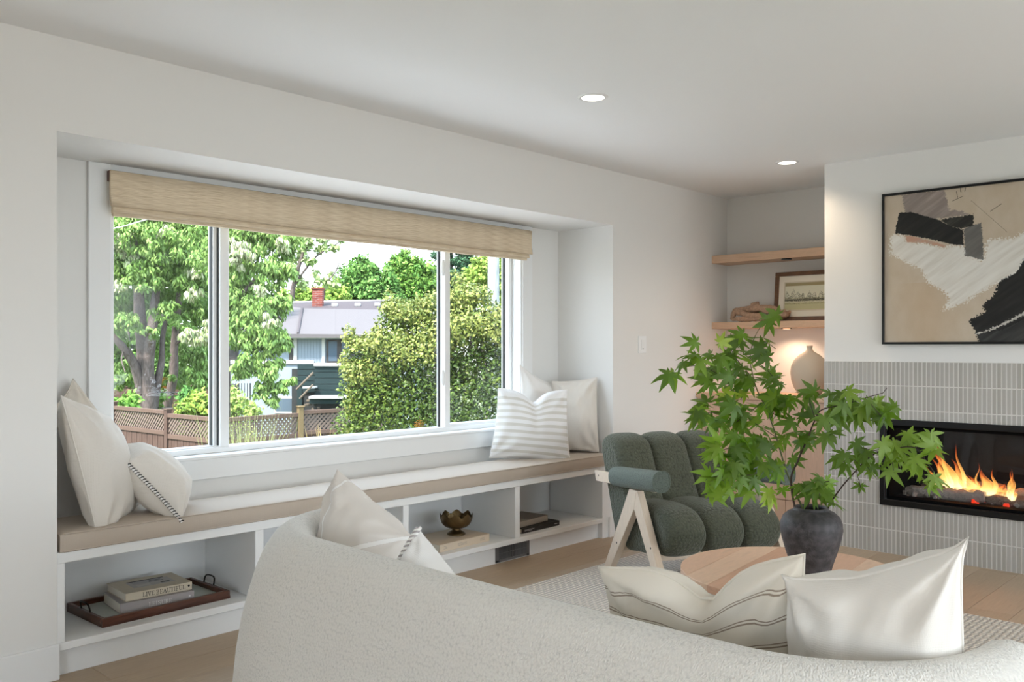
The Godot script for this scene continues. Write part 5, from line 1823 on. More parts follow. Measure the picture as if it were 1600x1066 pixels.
func build_outside() -> void:
	var S := FastNoiseLite.TYPE_SIMPLEX_SMOOTH
	# materials
	var leafm := mat("leaf", Color.WHITE, 0.7)
	leafm.metallic_specular = 0.2
	var gloss := mat("glossy_leaf", Color.WHITE, 0.38)
	gloss.vertex_color_use_as_albedo = true
	gloss.metallic_specular = 0.28
	gloss.backlight_enabled = true
	gloss.backlight = Color(0.6, 0.6, 0.6)
	leafm.vertex_color_use_as_albedo = true
	leafm.backlight_enabled = true
	leafm.backlight = Color(0.6, 0.6, 0.6)
	var grass := textured("lawn", Color(0.40, 0.46, 0.24), 0.95, noise_tex(0.03, S, [[0.0, 0.5], [1.0, 1.0]], 4, 256, 31), Vector3(0.5, 0.5, 0.5), true)
	var bark := textured("bark", Color(0.426, 0.384, 0.368), 0.9, noise_tex(0.02, S, [[0.0, 0.55], [1.0, 1.0]], 5, 256, 32), Vector3(6, 1.2, 6))
	var fence_m := textured("fence_wood", Color(0.313, 0.249, 0.220), 0.85, M.soft_tex, Vector3(3, 1, 3))
	mat("fence_rail", Color(0.331, 0.269, 0.236), 0.85)
	mat("lattice_wood", Color(0.383, 0.331, 0.301), 0.85)
	var post_m := mat("post_wood", Color(0.396, 0.338, 0.245), 0.85)
	mat("house_wall", Color(0.490, 0.528, 0.558), 0.8)
	mat("house_trim", Color(0.653, 0.653, 0.646), 0.6)
	textured("shingles", Color(0.393, 0.377, 0.380), 0.9, noise_tex(0.12, S, [[0.0, 0.75], [1.0, 1.0]], 2, 256, 33), Vector3(2, 2, 2))
	mat("shingles_dark", Color(0.274, 0.255, 0.262), 0.9)
	mat("house_glass", Color(0.275, 0.326, 0.376), 0.15)
	mat("window_frame_dark", Color(0.16, 0.14, 0.13), 0.6)
	mat("deck_green", Color(0.125, 0.175, 0.178), 0.7)
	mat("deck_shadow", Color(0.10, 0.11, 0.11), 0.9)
	mat("brick_red", Color(0.450, 0.250, 0.216), 0.9)
	mat("brick_dark", Color(0.393, 0.208, 0.187), 0.9)
	mat("step_wood", Color(0.36, 0.325, 0.285), 0.8)
	mat("iron_black", Color(0.06, 0.07, 0.08), 0.5)
	var pole_m := textured("pole_wood", Color(0.597, 0.620, 0.612), 0.85, noise_tex(0.02, S, [[0.0, 0.72], [1.0, 1.0]], 4, 256, 35), Vector3(6, 0.6, 6))
	for n in ["bark", "fence_wood", "fence_rail", "lattice_wood", "post_wood", "house_wall", "house_trim", "shingles", "shingles_dark", "brick_red", "brick_dark", "step_wood", "pole_wood", "deck_green"]:
		M[n].metallic_specular = 0.2
	# ground that falls away from the house
	var st := new_st(true)
	var rows := []
	for i in 25:
		var row := PackedVector3Array()
		for j in 41:
			var d := -1.0 + 4.0 * i
			var s := -60.0 + 3.5 * j
			var p := V(FX * d + FZ * s, 0, -FZ * d + FX * s)
			if p.z > -4.3:
				p.z = -4.3
			p.y = -0.75 - 0.055 * clampf(-4.3 - p.z, 0.0, 22.0)
			row.append(p)
		rows.append(row)
	add_grid(st, rows, false, false, false, true)
	var gr := struct("ground", done(st), grass)
	gr.set_meta("kind", "structure")
	# unseen pale ground slab, added to reflect daylight up into the bay
	struct("ground", boxes_mesh([[V(-4.0, -1.0, -8.6), V(8.5, -0.62, -4.22)]], 0.0), textured("pale_reflector_ground", Color(0.765, 0.77, 0.775), 0.95, M.soft_tex, Vector3(2, 2, 2), true))
	fences()
	near_plants(leafm)
	trees(leafm, bark)
	houses()
	# weathered pole and wire
	var pl := thing("utility_pole", "thick pale weathered utility pole rising behind the clipped shrub", "pole", at(771, 700, 17.0) * V(1, 0, 1) + V(0, -1.8, 0))
	obj("shaft", lathe([Vector2(0.125, 0.0), Vector2(0.12, 2.0), Vector2(0.108, 6.0), Vector2(0.10, 9.5)], 18), pole_m, pl)
	box("crossarm", V(-0.9, 8.6, -0.06), V(0.9, 8.74, 0.06), M.bark, pl, 0.01)
	var wr := thing("overhead_wire", "thin overhead wire crossing in front of the tall garden tree", "wire", at(204, 350, 15.0))
	obj("strand", tube(curve(uvs([[60, 378, 15.0], [178, 357, 15.0], [230, 343, 15.0], [420, 290, 15.5]], wr.position), 20), [0.012], 6), M.house_trim, wr)


func fence_panel(label: String, a: Vector3, b: Vector3, drop: float, light_post: bool) -> void:
	# a is the top of the post end, b the far top end; the panel hangs drop metres in all
	var t := thing("fence_panel", label, "fence", V(a.x, a.y - drop, a.z), "brown lattice fence panels")
	var len := V(b.x - a.x, 0, b.z - a.z).length()
	t.rotation.y = -atan2(b.z - a.z, b.x - a.x)
	var lat := 0.30
	box("post", V(-0.05, 0, -0.05), V(0.05, drop + 0.06, 0.05), M.post_wood if light_post else M.fence_wood, t, 0.006)
	box("post_cap", V(-0.065, drop + 0.06, -0.065), V(0.065, drop + 0.085, 0.065), M.post_wood if light_post else M.fence_rail, t, 0.006)
	box("top_rail", V(0.05, drop - 0.07, -0.04), V(len - 0.05, drop, 0.04), M.fence_rail, t, 0.004)
	box("middle_rail", V(0.05, drop - 0.07 - lat - 0.08, -0.035), V(len - 0.05, drop - 0.07 - lat, 0.035), M.fence_rail, t, 0.004)
	var st := new_st()
	var y0 := drop - 0.07 - lat
	var pitch := 0.088
	for s in [-1.0, 1.0]:
		var x: float = 0.05 - lat
		while x < len:
			var p0 := V(x, y0, 0)
			var p1 := V(x + lat, y0 + lat, 0)
			if s < 0:
				p0 = V(x + lat, y0, 0)
				p1 = V(x, y0 + lat, 0)
			# cut at the panel's ends
			var lo := 0.0
			var hi := 1.0
			for e in [0.05, len - 0.05]:
				var f: float = (e - p0.x) / (p1.x - p0.x)
				if f > 0.0 and f < 1.0:
					if (p0.x < e) == (e < 1.0):
						lo = maxf(lo, f)
					else:
						hi = minf(hi, f)
			if maxf(p0.lerp(p1, lo).x, p0.lerp(p1, hi).x) <= len - 0.049 and minf(p0.lerp(p1, lo).x, p0.lerp(p1, hi).x) >= 0.049 and hi - lo > 0.05:
				var q0 := p0.lerp(p1, lo)
				var q1 := p0.lerp(p1, hi)
				var mid := (q0 + q1) * 0.5 + V(0, 0, 0.006 * s)
				add_box(st, mid, V((q1 - q0).length(), 0.034, 0.010), 0.0, Basis(V(0, 0, 1), atan2(q1.y - q0.y, q1.x - q0.x)))
			x += pitch
	var lt := obj("lattice", done(st), M.lattice_wood, t)
	lt.set_meta("kind", "stuff")
	var bs := []
	var k := 0
	var bw := 0.098
	while 0.05 + k * bw < len - 0.05:
		bs.append([V(0.05 + k * bw, 0.02, -0.012 - 0.003 * (k % 2)), V(minf(0.05 + (k + 1) * bw - 0.008, len - 0.05), y0 - 0.08, 0.012 - 0.003 * (k % 2))])
		k += 1
	var bd := obj("boards", boxes_mesh(bs, 0.003), M.fence_wood, t)
	bd.set_meta("kind", "stuff")


func fences() -> void:
	var p := [at(100, 628, 19.4), at(178, 634, 17.3), at(261, 641, 16.0)]
	fence_panel("brown lattice fence panel under the twin trunks of the big tree", p[1], p[2], 1.6, false)
	fence_panel("brown lattice fence panel before the yellow-green garden plants", at(262, 646, 15.95), at(345, 653.5, 14.9), 1.55, false)
	fence_panel("brown lattice fence panel behind the tall ornamental grass", at(345, 653.5, 14.9), at(468, 645.5, 16.1), 1.55, false)
	fence_panel("brown lattice fence panel with a pale square post, before the dark green deck", at(469, 641.5, 16.1), at(600, 633.0, 17.2), 1.6, true)
	# plain fence at the back of the neighbouring garden
	var root := at(250, 606, 27.0) * V(1, 0, 1) + V(0, -2.0, 0)
	var t := thing("board_fence", "plain brown board fence at the back of the garden behind the trees", "fence", root)
	t.basis = Basis(V(FZ, 0, FX), Vector3.UP, V(-FX, 0, FZ))
	var bs := []
	for i in 37:
		bs.append([V(-3.6 + i * 0.15, 0.0, 0.0), V(-3.6 + i * 0.15 + 0.138, 2.07 - 0.002 * (i % 3), 0.02)])
	var o := obj("boards", boxes_mesh(bs, 0.004), M.fence_wood, t)
	o.set_meta("kind", "stuff")
	box("top_rail", V(-3.6, 2.07, -0.04), V(1.95, 2.12, 0.06), M.fence_rail, t, 0.005)
	for x in [-0.92, 0.02]:
		box("post", V(x - 0.05, 0, 0.03), V(x + 0.05, 2.0, 0.12), M.post_wood, t, 0.006)


func near_plants(leafm: Material) -> void:
	# clipped broadleaf shrub close to the window
	var root := at(690, 690, 8.0) * V(1, 0, 1) + V(0, -1.2, 0)
	var sh := thing("shrub", "large glossy yellow-green shrub filling the view close to the window", "shrub", root)
	var st := new_st(true)
	var r := RandomNumberGenerator.new()
	r.seed = 3
	for i in 14:
		var tip := at(r.randf_range(600, 800), r.randf_range(480, 640), r.randf_range(7.6, 8.8)) - root
		limb(st, [V(r.randfn(0, 0.12), 0, r.randfn(0, 0.12)), tip * V(0.4, 0.45, 0.4), tip], 0.028, 0.006, i)
	obj("stem", done(st), M.bark, sh)
	var core := []
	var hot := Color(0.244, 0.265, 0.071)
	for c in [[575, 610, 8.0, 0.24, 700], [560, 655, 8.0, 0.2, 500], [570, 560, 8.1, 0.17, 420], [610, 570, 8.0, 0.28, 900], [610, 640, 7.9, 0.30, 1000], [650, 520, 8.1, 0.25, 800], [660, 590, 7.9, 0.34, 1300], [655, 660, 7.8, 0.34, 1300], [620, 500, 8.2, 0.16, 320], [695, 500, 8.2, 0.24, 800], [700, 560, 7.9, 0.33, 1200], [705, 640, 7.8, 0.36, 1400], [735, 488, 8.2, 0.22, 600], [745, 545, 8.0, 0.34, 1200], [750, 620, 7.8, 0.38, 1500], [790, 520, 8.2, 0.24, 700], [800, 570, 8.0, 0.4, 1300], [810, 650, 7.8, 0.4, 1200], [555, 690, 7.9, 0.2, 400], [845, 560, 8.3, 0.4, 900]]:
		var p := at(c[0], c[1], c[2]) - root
		core.append([p, V(c[3], c[3], c[3]) * 1.15, int(c[4] * (1.5 if c[0] > 640 and c[1] > 540 else 2.0)), 0.0] + ([Color(0.028, 0.055, 0.012)] if c[0] > 640 and c[1] > 540 else []))  # lower clumps to one side tinted darker, shade put into the leaf colour
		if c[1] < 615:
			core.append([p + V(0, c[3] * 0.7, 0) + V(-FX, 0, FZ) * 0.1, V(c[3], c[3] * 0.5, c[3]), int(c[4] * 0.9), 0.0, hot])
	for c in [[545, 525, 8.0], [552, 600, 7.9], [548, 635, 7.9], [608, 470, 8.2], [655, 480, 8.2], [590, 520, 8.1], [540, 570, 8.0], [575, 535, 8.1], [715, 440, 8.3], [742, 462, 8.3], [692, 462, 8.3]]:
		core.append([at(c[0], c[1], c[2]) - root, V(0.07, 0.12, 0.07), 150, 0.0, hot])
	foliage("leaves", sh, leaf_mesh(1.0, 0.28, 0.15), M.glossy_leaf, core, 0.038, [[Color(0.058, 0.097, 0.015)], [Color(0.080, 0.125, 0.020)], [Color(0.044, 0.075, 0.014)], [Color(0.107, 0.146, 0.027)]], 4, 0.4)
	# tall ornamental grass in front of the window
	for g in [[385, 695, 6.8, 0.55, 130, 17], [530, 690, 6.9, 0.30, 60, 18]]:
		var rt := at(g[0], g[1], g[2]) * V(1, 0, 1)
		rt.y = -0.76 - 0.055 * (-4.3 - rt.z)
		var t := thing("ornamental_grass", ["tall pale ornamental grass growing at the foot of the window", "short tuft of straw coloured grass beside the shrub"][0 if g[0] < 450 else 1], "grass", rt, "ornamental grasses outside the window")
		r.seed = g[5]
		var s2 := new_st(true)
		for i in g[4]:
			var base := V(r.randfn(0, 0.10), 0, r.randfn(0, 0.10))
			var lean := V(r.randfn(0, 0.16), 0, r.randfn(0, 0.16))
			var hgt: float = 1.36 + g[3] * r.randf_range(0.25, 0.95)
			var wv := V(FZ, 0, FX) * 0.009
			var prev := base
			for k in 5:
				var f := (k + 1) / 5.0
				var p := base + lean * f * f + V(0, hgt * f * (1.0 - 0.08 * f), 0)
				var w0 := wv * (1.0 - k / 5.0)
				var w1 := wv * (1.0 - f)
				for q in [prev - w0, prev + w0, p + w1, prev - w0, p + w1, p - w1]:
					s2.add_vertex(q)
				prev = p
		var gm := mat("grass_blade_%d" % g[5], [Color(0.415, 0.457, 0.276), Color(0.74, 0.66, 0.42)][0 if g[0] < 450 else 1], 0.7)
		gm.backlight_enabled = true
		gm.backlight = Color(0.4, 0.4, 0.2)
		var o := obj("blades", done(s2), gm, t)
		o.set_meta("kind", "stuff")
	# low garden plants behind the lattice fence
	var lo := [
		["leafy yellow-green garden bush behind the lattice fence", [[310, 632, 18.5, 0.30, 500], [290, 640, 18.2, 0.22, 320], [330, 640, 18.4, 0.24, 340]], [[Color(0.243, 0.328, 0.058)], [Color(0.156, 0.257, 0.049)]], 0.12],
		["bright green bush at the foot of the twin trunks", [[205, 628, 19.0, 0.22, 260], [188, 634, 18.6, 0.18, 160], [245, 622, 20.5, 0.24, 260]], [[Color(0.114, 0.243, 0.043)], [Color(0.156, 0.286, 0.058)]], 0.11],
		["orange flowering shrub between the garden tree trunks", [[250, 604, 22.5, 0.22, 170], [262, 596, 22.5, 0.16, 90]], [[Color(0.442, 0.185, 0.043)], [Color(0.393, 0.257, 0.058)], [Color(0.214, 0.286, 0.058)]], 0.11],
		["dark leafy bush beside the yellow-green garden bush", [[292, 620, 20.0, 0.22, 260]], [[Color(0.071, 0.172, 0.043)]], 0.13],
		["lime green bush before the blue house wall", [[370, 632, 18.0, 0.26, 380], [395, 642, 17.6, 0.18, 190], [362, 612, 18.4, 0.16, 150]], [[Color(0.214, 0.321, 0.071)], [Color(0.299, 0.371, 0.114)]], 0.10],
	]
	for b in lo:
		var rt2 := at(b[1][0][0], b[1][0][1], b[1][0][2]) * V(1, 0, 1) + V(0, -1.75, 0)
		var t2 := thing("garden_bush", b[0], "bush", rt2, "low bushes behind the fence")
		var cl := []
		var s3 := new_st(true)
		for c in b[1]:
			var p := at(c[0], c[1], c[2]) - rt2
			cl.append([p, V(c[3], c[3], c[3]), c[4], 0.1])
			cl.append([p - V(0, 0.4, 0), V(c[3], 0.3, c[3]), int(c[4] * 0.5), 0.1])
			limb(s3, [V(0, 0, 0), p * V(0.5, 0.5, 0.5), p], 0.03, 0.008)
		obj("stem", done(s3), M.bark, t2)
		foliage("leaves", t2, leaf_mesh(1.0, 0.32, 0.2), leafm, cl, b[3], b[2], 60 + int(rt2.x), 0.45)


func trees(leafm: Material, bark: Material) -> void:
	var lm := leaf_mesh(1.0, 0.20, 0.25)
	var lr := leaf_mesh(1.0, 0.36, 0.2)
	var pale := Color(0.486, 0.471, 0.328)
	var greens := [[Color(0.121, 0.214, 0.049)], [Color(0.156, 0.257, 0.065)], [Color(0.192, 0.286, 0.085)], [Color(0.143, 0.228, 0.071)]]
	# big grey tree with several trunks
	var root := at(228, 700, 20.0) * V(1, 0, 1) + V(0, -1.9, 0)
	var t := thing("garden_tree", "big tree with clustered grey trunks and pale hanging seed tufts", "tree", root)
	var st := new_st(true)
	limb(st, uvs([[226, 720, 20], [225, 640, 20], [226, 560, 20], [219, 500, 20], [215, 430, 20], [205, 350, 20]], root), 0.24, 0.07, 1)
	limb(st, uvs([[233, 720, 19.9], [234, 640, 19.9], [231, 570, 19.9], [238, 510, 20], [245, 450, 20.2], [262, 360, 20.4]], root), 0.20, 0.06, 2)
	limb(st, uvs([[222, 615, 19.9], [212, 575, 19.8], [194, 545, 19.6], [172, 520, 19.5], [150, 480, 19.4]], root), 0.13, 0.05, 3)
	limb(st, uvs([[240, 640, 20], [247, 595, 20.1], [253, 560, 20.2], [255, 520, 20.4], [268, 470, 20.6]], root), 0.10, 0.04, 4)
	limb(st, uvs([[194, 546, 19.6], [190, 562, 19.4], [196, 582, 19.2]], root), 0.022, 0.01, 5)
	obj("trunk", done(st), bark, t)
	var cl := []
	for c in [[190, 345, 20, 0.55, 500], [235, 340, 20.5, 0.6, 600], [285, 340, 20.5, 0.6, 600], [325, 350, 21, 0.6, 600], [180, 410, 20.5, 0.5, 420], [225, 395, 21.2, 0.6, 600], [275, 400, 21.2, 0.6, 600], [320, 420, 21, 0.55, 520], [178, 470, 21, 0.45, 330], [215, 455, 21.5, 0.5, 420], [262, 460, 21.8, 0.5, 420], [310, 480, 21.4, 0.5, 480], [185, 530, 21.4, 0.42, 300], [250, 530, 22.4, 0.5, 420], [300, 545, 21.8, 0.5, 480], [330, 560, 21.6, 0.45, 420], [205, 580, 22.4, 0.4, 300], [280, 590, 22.6, 0.34, 300], [185, 590, 21.0, 0.3, 220], [315, 585, 22.0, 0.34, 300], [200, 500, 19.6, 0.25, 120], [290, 440, 19.8, 0.4, 260], [240, 420, 19.6, 0.4, 240], [120, 400, 20.5, 1.0, 700], [150, 520, 21, 0.6, 400], [200, 270, 20.5, 1.1, 700], [300, 270, 21, 1.1, 700], [222, 430, 19.4, 0.42, 260], [250, 380, 19.3, 0.5, 320], [205, 360, 19.3, 0.45, 260], [300, 380, 19.6, 0.5, 320], [262, 490, 19.6, 0.3, 130], [190, 500, 19.3, 0.3, 150], [232, 520, 19.5, 0.16, 40], [310, 590, 20.6, 0.3, 160]]:
		cl.append([at(c[0], c[1], c[2]) - root, V(c[3], c[3] * 0.85, c[3]), int(c[4] * 3.0), 0.55])
	for c in [[183, 380, 19.4, 0.28, 150], [188, 362, 19.4, 0.2, 90], [325, 400, 19.6, 0.30, 170], [310, 415, 19.6, 0.26, 110], [318, 525, 19.6, 0.26, 160], [330, 505, 19.6, 0.2, 100], [205, 400, 19.5, 0.2, 60], [260, 365, 19.6, 0.24, 90], [300, 455, 19.6, 0.22, 80], [185, 445, 19.5, 0.18, 60], [290, 520, 19.4, 0.2, 80]]:
		cl.append([at(c[0], c[1], c[2]) - root, V(c[3], c[3] * 0.8, c[3]), c[4] * 3, 0.7, pale])
	foliage("foliage", t, lm, leafm, cl, 0.125, greens, 11, 0.5)
	# slender leaning tree
	root = at(255, 700, 21.0) * V(1, 0, 1) + V(0, -1.9, 0)
	t = thing("garden_tree", "slender grey tree leaning beside the clustered trunks", "tree", root)
	st = new_st(true)
	limb(st, uvs([[252, 700, 21], [262, 630, 21], [271, 590, 21], [272, 550, 21], [276, 500, 21], [281, 455, 21], [288, 380, 21.2]], root), 0.13, 0.06, 6)
	limb(st, uvs([[274, 540, 21], [290, 528, 20.8], [305, 535, 20.6], [318, 538, 20.4]], root), 0.03, 0.012, 7)
	obj("trunk", done(st), bark, t)
	cl = []
	for c in [[270, 585, 20.8, 0.16, 60], [285, 500, 20.7, 0.3, 160], [300, 520, 20.5, 0.24, 120], [265, 555, 20.6, 0.14, 40]]:
		cl.append([at(c[0], c[1], c[2]) - root, V(c[3], c[3] * 0.8, c[3]), c[4], 0.5])
	foliage("foliage", t, lm, leafm, cl, 0.12, greens, 12, 0.5)
	# drooping tree in the middle pane
	root = at(352, 700, 16.5) * V(1, 0, 1) + V(0, -1.7, 0)
	t = thing("garden_tree", "full drooping tree with pale tufts before the blue house", "tree", root)
	st = new_st(true)
	limb(st, uvs([[351, 700, 16.5], [352, 600, 16.5], [354, 500, 16.6], [370, 420, 16.7], [392, 340, 16.8]], root), 0.11, 0.05, 8)
	limb(st, uvs([[353, 540, 16.5], [375, 500, 16.5], [410, 480, 16.4], [440, 500, 16.3]], root), 0.05, 0.015, 9)
	limb(st, uvs([[354, 500, 16.6], [395, 440, 16.4], [440, 420, 16.3]], root), 0.05, 0.015, 10)
	obj("trunk", done(st), bark, t)
	cl = []
	for c in [[375, 370, 16.8, 0.45, 600], [415, 372, 16.8, 0.42, 560], [445, 380, 16.8, 0.30, 320], [365, 420, 16.6, 0.4, 480], [405, 420, 16.5, 0.45, 620], [440, 425, 16.5, 0.26, 300], [370, 470, 16.4, 0.36, 460], [410, 475, 16.3, 0.42, 620], [438, 470, 16.3, 0.22, 240], [378, 520, 16.2, 0.36, 460], [412, 525, 16.1, 0.36, 520], [435, 535, 16.1, 0.22, 280], [395, 565, 16.0, 0.32, 420], [425, 575, 16.0, 0.26, 340], [440, 600, 16.0, 0.15, 140], [410, 605, 16.0, 0.2, 190], [428, 622, 16.0, 0.13, 90], [380, 580, 16.2, 0.2, 160], [390, 310, 17, 0.8, 500], [335, 400, 17, 0.5, 400], [455, 592, 16.0, 0.09, 50]]:
		cl.append([at(c[0], c[1], c[2]) - root, V(c[3], c[3] * 0.85, c[3]), int(c[4] * 2.8), 0.6])
	for c in [[368, 385, 16.0, 0.24, 190], [380, 400, 16.0, 0.2, 120], [402, 448, 15.8, 0.14, 70], [440, 380, 16.3, 0.16, 70], [420, 500, 15.7, 0.16, 60]]:
		cl.append([at(c[0], c[1], c[2]) - root, V(c[3], c[3] * 0.8, c[3]), c[4] * 3, 0.7, pale])
	foliage("foliage", t, lm, leafm, cl, 0.105, greens, 13, 0.5)
	# airy tree against the sky
	root = at(470, 620, 44.0) * V(1, 0, 1) + V(0, -2.5, 0)
	t = thing("garden_tree", "thin airy tree whose bare branches show against the white sky", "tree", root)
	st = new_st(true)
	limb(st, uvs([[452, 620, 44], [456, 470, 44], [466, 420, 44], [480, 380, 44], [488, 340, 44]], root), 0.16, 0.05, 1)
	limb(st, uvs([[460, 445, 44], [478, 420, 44], [495, 400, 44], [520, 385, 44], [540, 372, 44]], root), 0.07, 0.02, 2)
	limb(st, uvs([[505, 470, 44], [510, 445, 44], [524, 425, 44], [531, 408, 44]], root), 0.05, 0.02, 3)
	limb(st, uvs([[462, 430, 44], [472, 395, 44], [468, 370, 44]], root), 0.06, 0.02, 4)
	limb(st, uvs([[470, 408, 44], [490, 405, 44], [498, 398, 44]], root), 0.03, 0.015, 5)
	obj("trunk", done(st), bark, t)
	cl = []
	for c in [[462, 385, 44, 0.7, 210], [480, 372, 44, 0.6, 170], [500, 388, 44, 0.6, 150], [478, 400, 44, 0.6, 130], [515, 380, 44, 0.4, 80], [455, 420, 44, 0.7, 170], [470, 440, 44, 0.6, 90], [495, 430, 44, 0.7, 90], [530, 380, 44, 0.3, 40], [515, 440, 44, 0.6, 50], [488, 350, 44, 0.9, 180]]:
		cl.append([at(c[0], c[1], c[2]) - root, V(c[3], c[3], c[3]), c[4], 0.3])
	foliage("foliage", t, lr, leafm, cl, 0.26, [[Color(0.214, 0.299, 0.114)], [Color(0.257, 0.328, 0.143)]], 14, 0.6)
	# trees behind the roofs
	var far := [
		["broad pointed light green tree behind the grey roofs", [[570, 425, 62, 1.0, 900], [552, 445, 62, 1.3, 1200], [590, 445, 62, 1.3, 1200], [568, 470, 62, 1.6, 1300], [535, 470, 62, 1.2, 900], [605, 472, 62, 1.1, 800]], [[Color(0.093, 0.192, 0.043)], [Color(0.136, 0.243, 0.065)], [Color(0.065, 0.150, 0.036)]], 0.28],
		["round bright green tree behind the grey roofs", [[630, 418, 64, 1.1, 1000], [655, 435, 64, 1.4, 1300], [615, 445, 64, 1.2, 1000], [640, 460, 64, 1.6, 1300], [668, 455, 64, 1.0, 800]], [[Color(0.107, 0.214, 0.036)], [Color(0.172, 0.286, 0.065)], [Color(0.071, 0.156, 0.036)]], 0.30],
		["yellow-green hedge tree behind the chimney", [[470, 470, 50, 0.8, 800], [495, 468, 50, 0.7, 700], [525, 462, 52, 0.9, 800], [448, 470, 50, 0.7, 600]], [[Color(0.214, 0.299, 0.058)], [Color(0.156, 0.257, 0.049)]], 0.22],
		["light yellow-green tree beside the pale utility pole", [[750, 425, 24, 0.42, 900], [735, 450, 24, 0.42, 800], [780, 420, 24, 0.5, 900], [770, 455, 24, 0.45, 800], [800, 440, 24, 0.5, 700], [725, 470, 24, 0.3, 400]], [[Color(0.243, 0.328, 0.071)], [Color(0.185, 0.286, 0.058)]], 0.10],
	]
	for f in far:
		var c0: Array = f[1][f[1].size() / 2]
		root = at(c0[0], 600, c0[2]) * V(1, 0, 1) + V(0, -3.0, 0)
		t = thing("background_tree", f[0], "tree", root, "trees beyond the houses")
		st = new_st(true)
		cl = []
		for c in f[1]:
			var p := at(c[0], c[1], c[2]) - root
			cl.append([p, V(c[3], c[3], c[3]), int(c[4] * 2.2), 0.25])
			limb(st, [V(0, 0, 0), V(p.x * 0.3, p.y * 0.6, p.z * 0.3), p], 0.2 * c[3], 0.03, 3)
		obj("trunk", done(st), bark, t)
		foliage("foliage", t, lr, leafm, cl, f[3], f[2], 70 + int(c0[0]), 0.35)
	# thicket that closes the view behind the garden trees
	root = at(250, 600, 31.0) * V(1, 0, 1) + V(0, -2.2, 0)
	t = thing("background_tree", "dense dark green thicket of trees behind the board fence", "tree", root, "trees beyond the houses")
	st = new_st(true)
	cl = []
	for i in 5:
		for j in 5:
			var p := at(140 + 52 * i, 590 - 62 * j, 31.0 + 0.4 * ((i * 3 + j) % 3)) - root
			cl.append([p, V(1.0, 0.95, 0.8), 900, 0.35])
		limb(st, [V(-2.4 + 1.2 * i, 0, 0), V(-2.4 + 1.2 * i, 2.5, 0.1), V(-2.3 + 1.2 * i, 5.0, 0)], 0.14, 0.05, i)
	obj("trunk", done(st), bark, t)
	foliage("foliage", t, lr, leafm, cl, 0.24, [[Color(0.10, 0.19, 0.045)], [Color(0.14, 0.24, 0.06)], [Color(0.07, 0.14, 0.04)]], 16, 0.5)
	# dark conifer in tiers
	root = at(705, 620, 66.0) * V(1, 0, 1) + V(0, -3.0, 0)
	t = thing("background_tree", "tall dark conifer with layered branches behind the roofs", "tree", root, "trees beyond the houses")
	st = new_st(true)
	var top := at(705, 330, 66.0) - root
	limb(st, [V(0, 0, 0), top * 0.5, top], 0.35, 0.05, 4)
	obj("trunk", done(st), bark, t)
	cl = []
	for c in [[690, 400, 0.8], [722, 408, 1.0], [678, 425, 1.1], [735, 420, 1.0], [700, 430, 1.4], [668, 442, 0.9], [720, 445, 1.5], [690, 460, 1.5], [745, 450, 1.2], [705, 385, 0.9], [730, 395, 0.8], [705, 360, 0.9], [660, 455, 0.8]]:
		cl.append([at(c[0], c[1], 66.0) - root, V(c[2], c[2] * 0.38, c[2]), int(1500 * c[2]), 0.15])
	foliage("foliage", t, lm, leafm, cl, 0.30, [[Color(0.032, 0.085, 0.043)], [Color(0.049, 0.114, 0.058)], [Color(0.025, 0.065, 0.036)]], 15, 0.6)


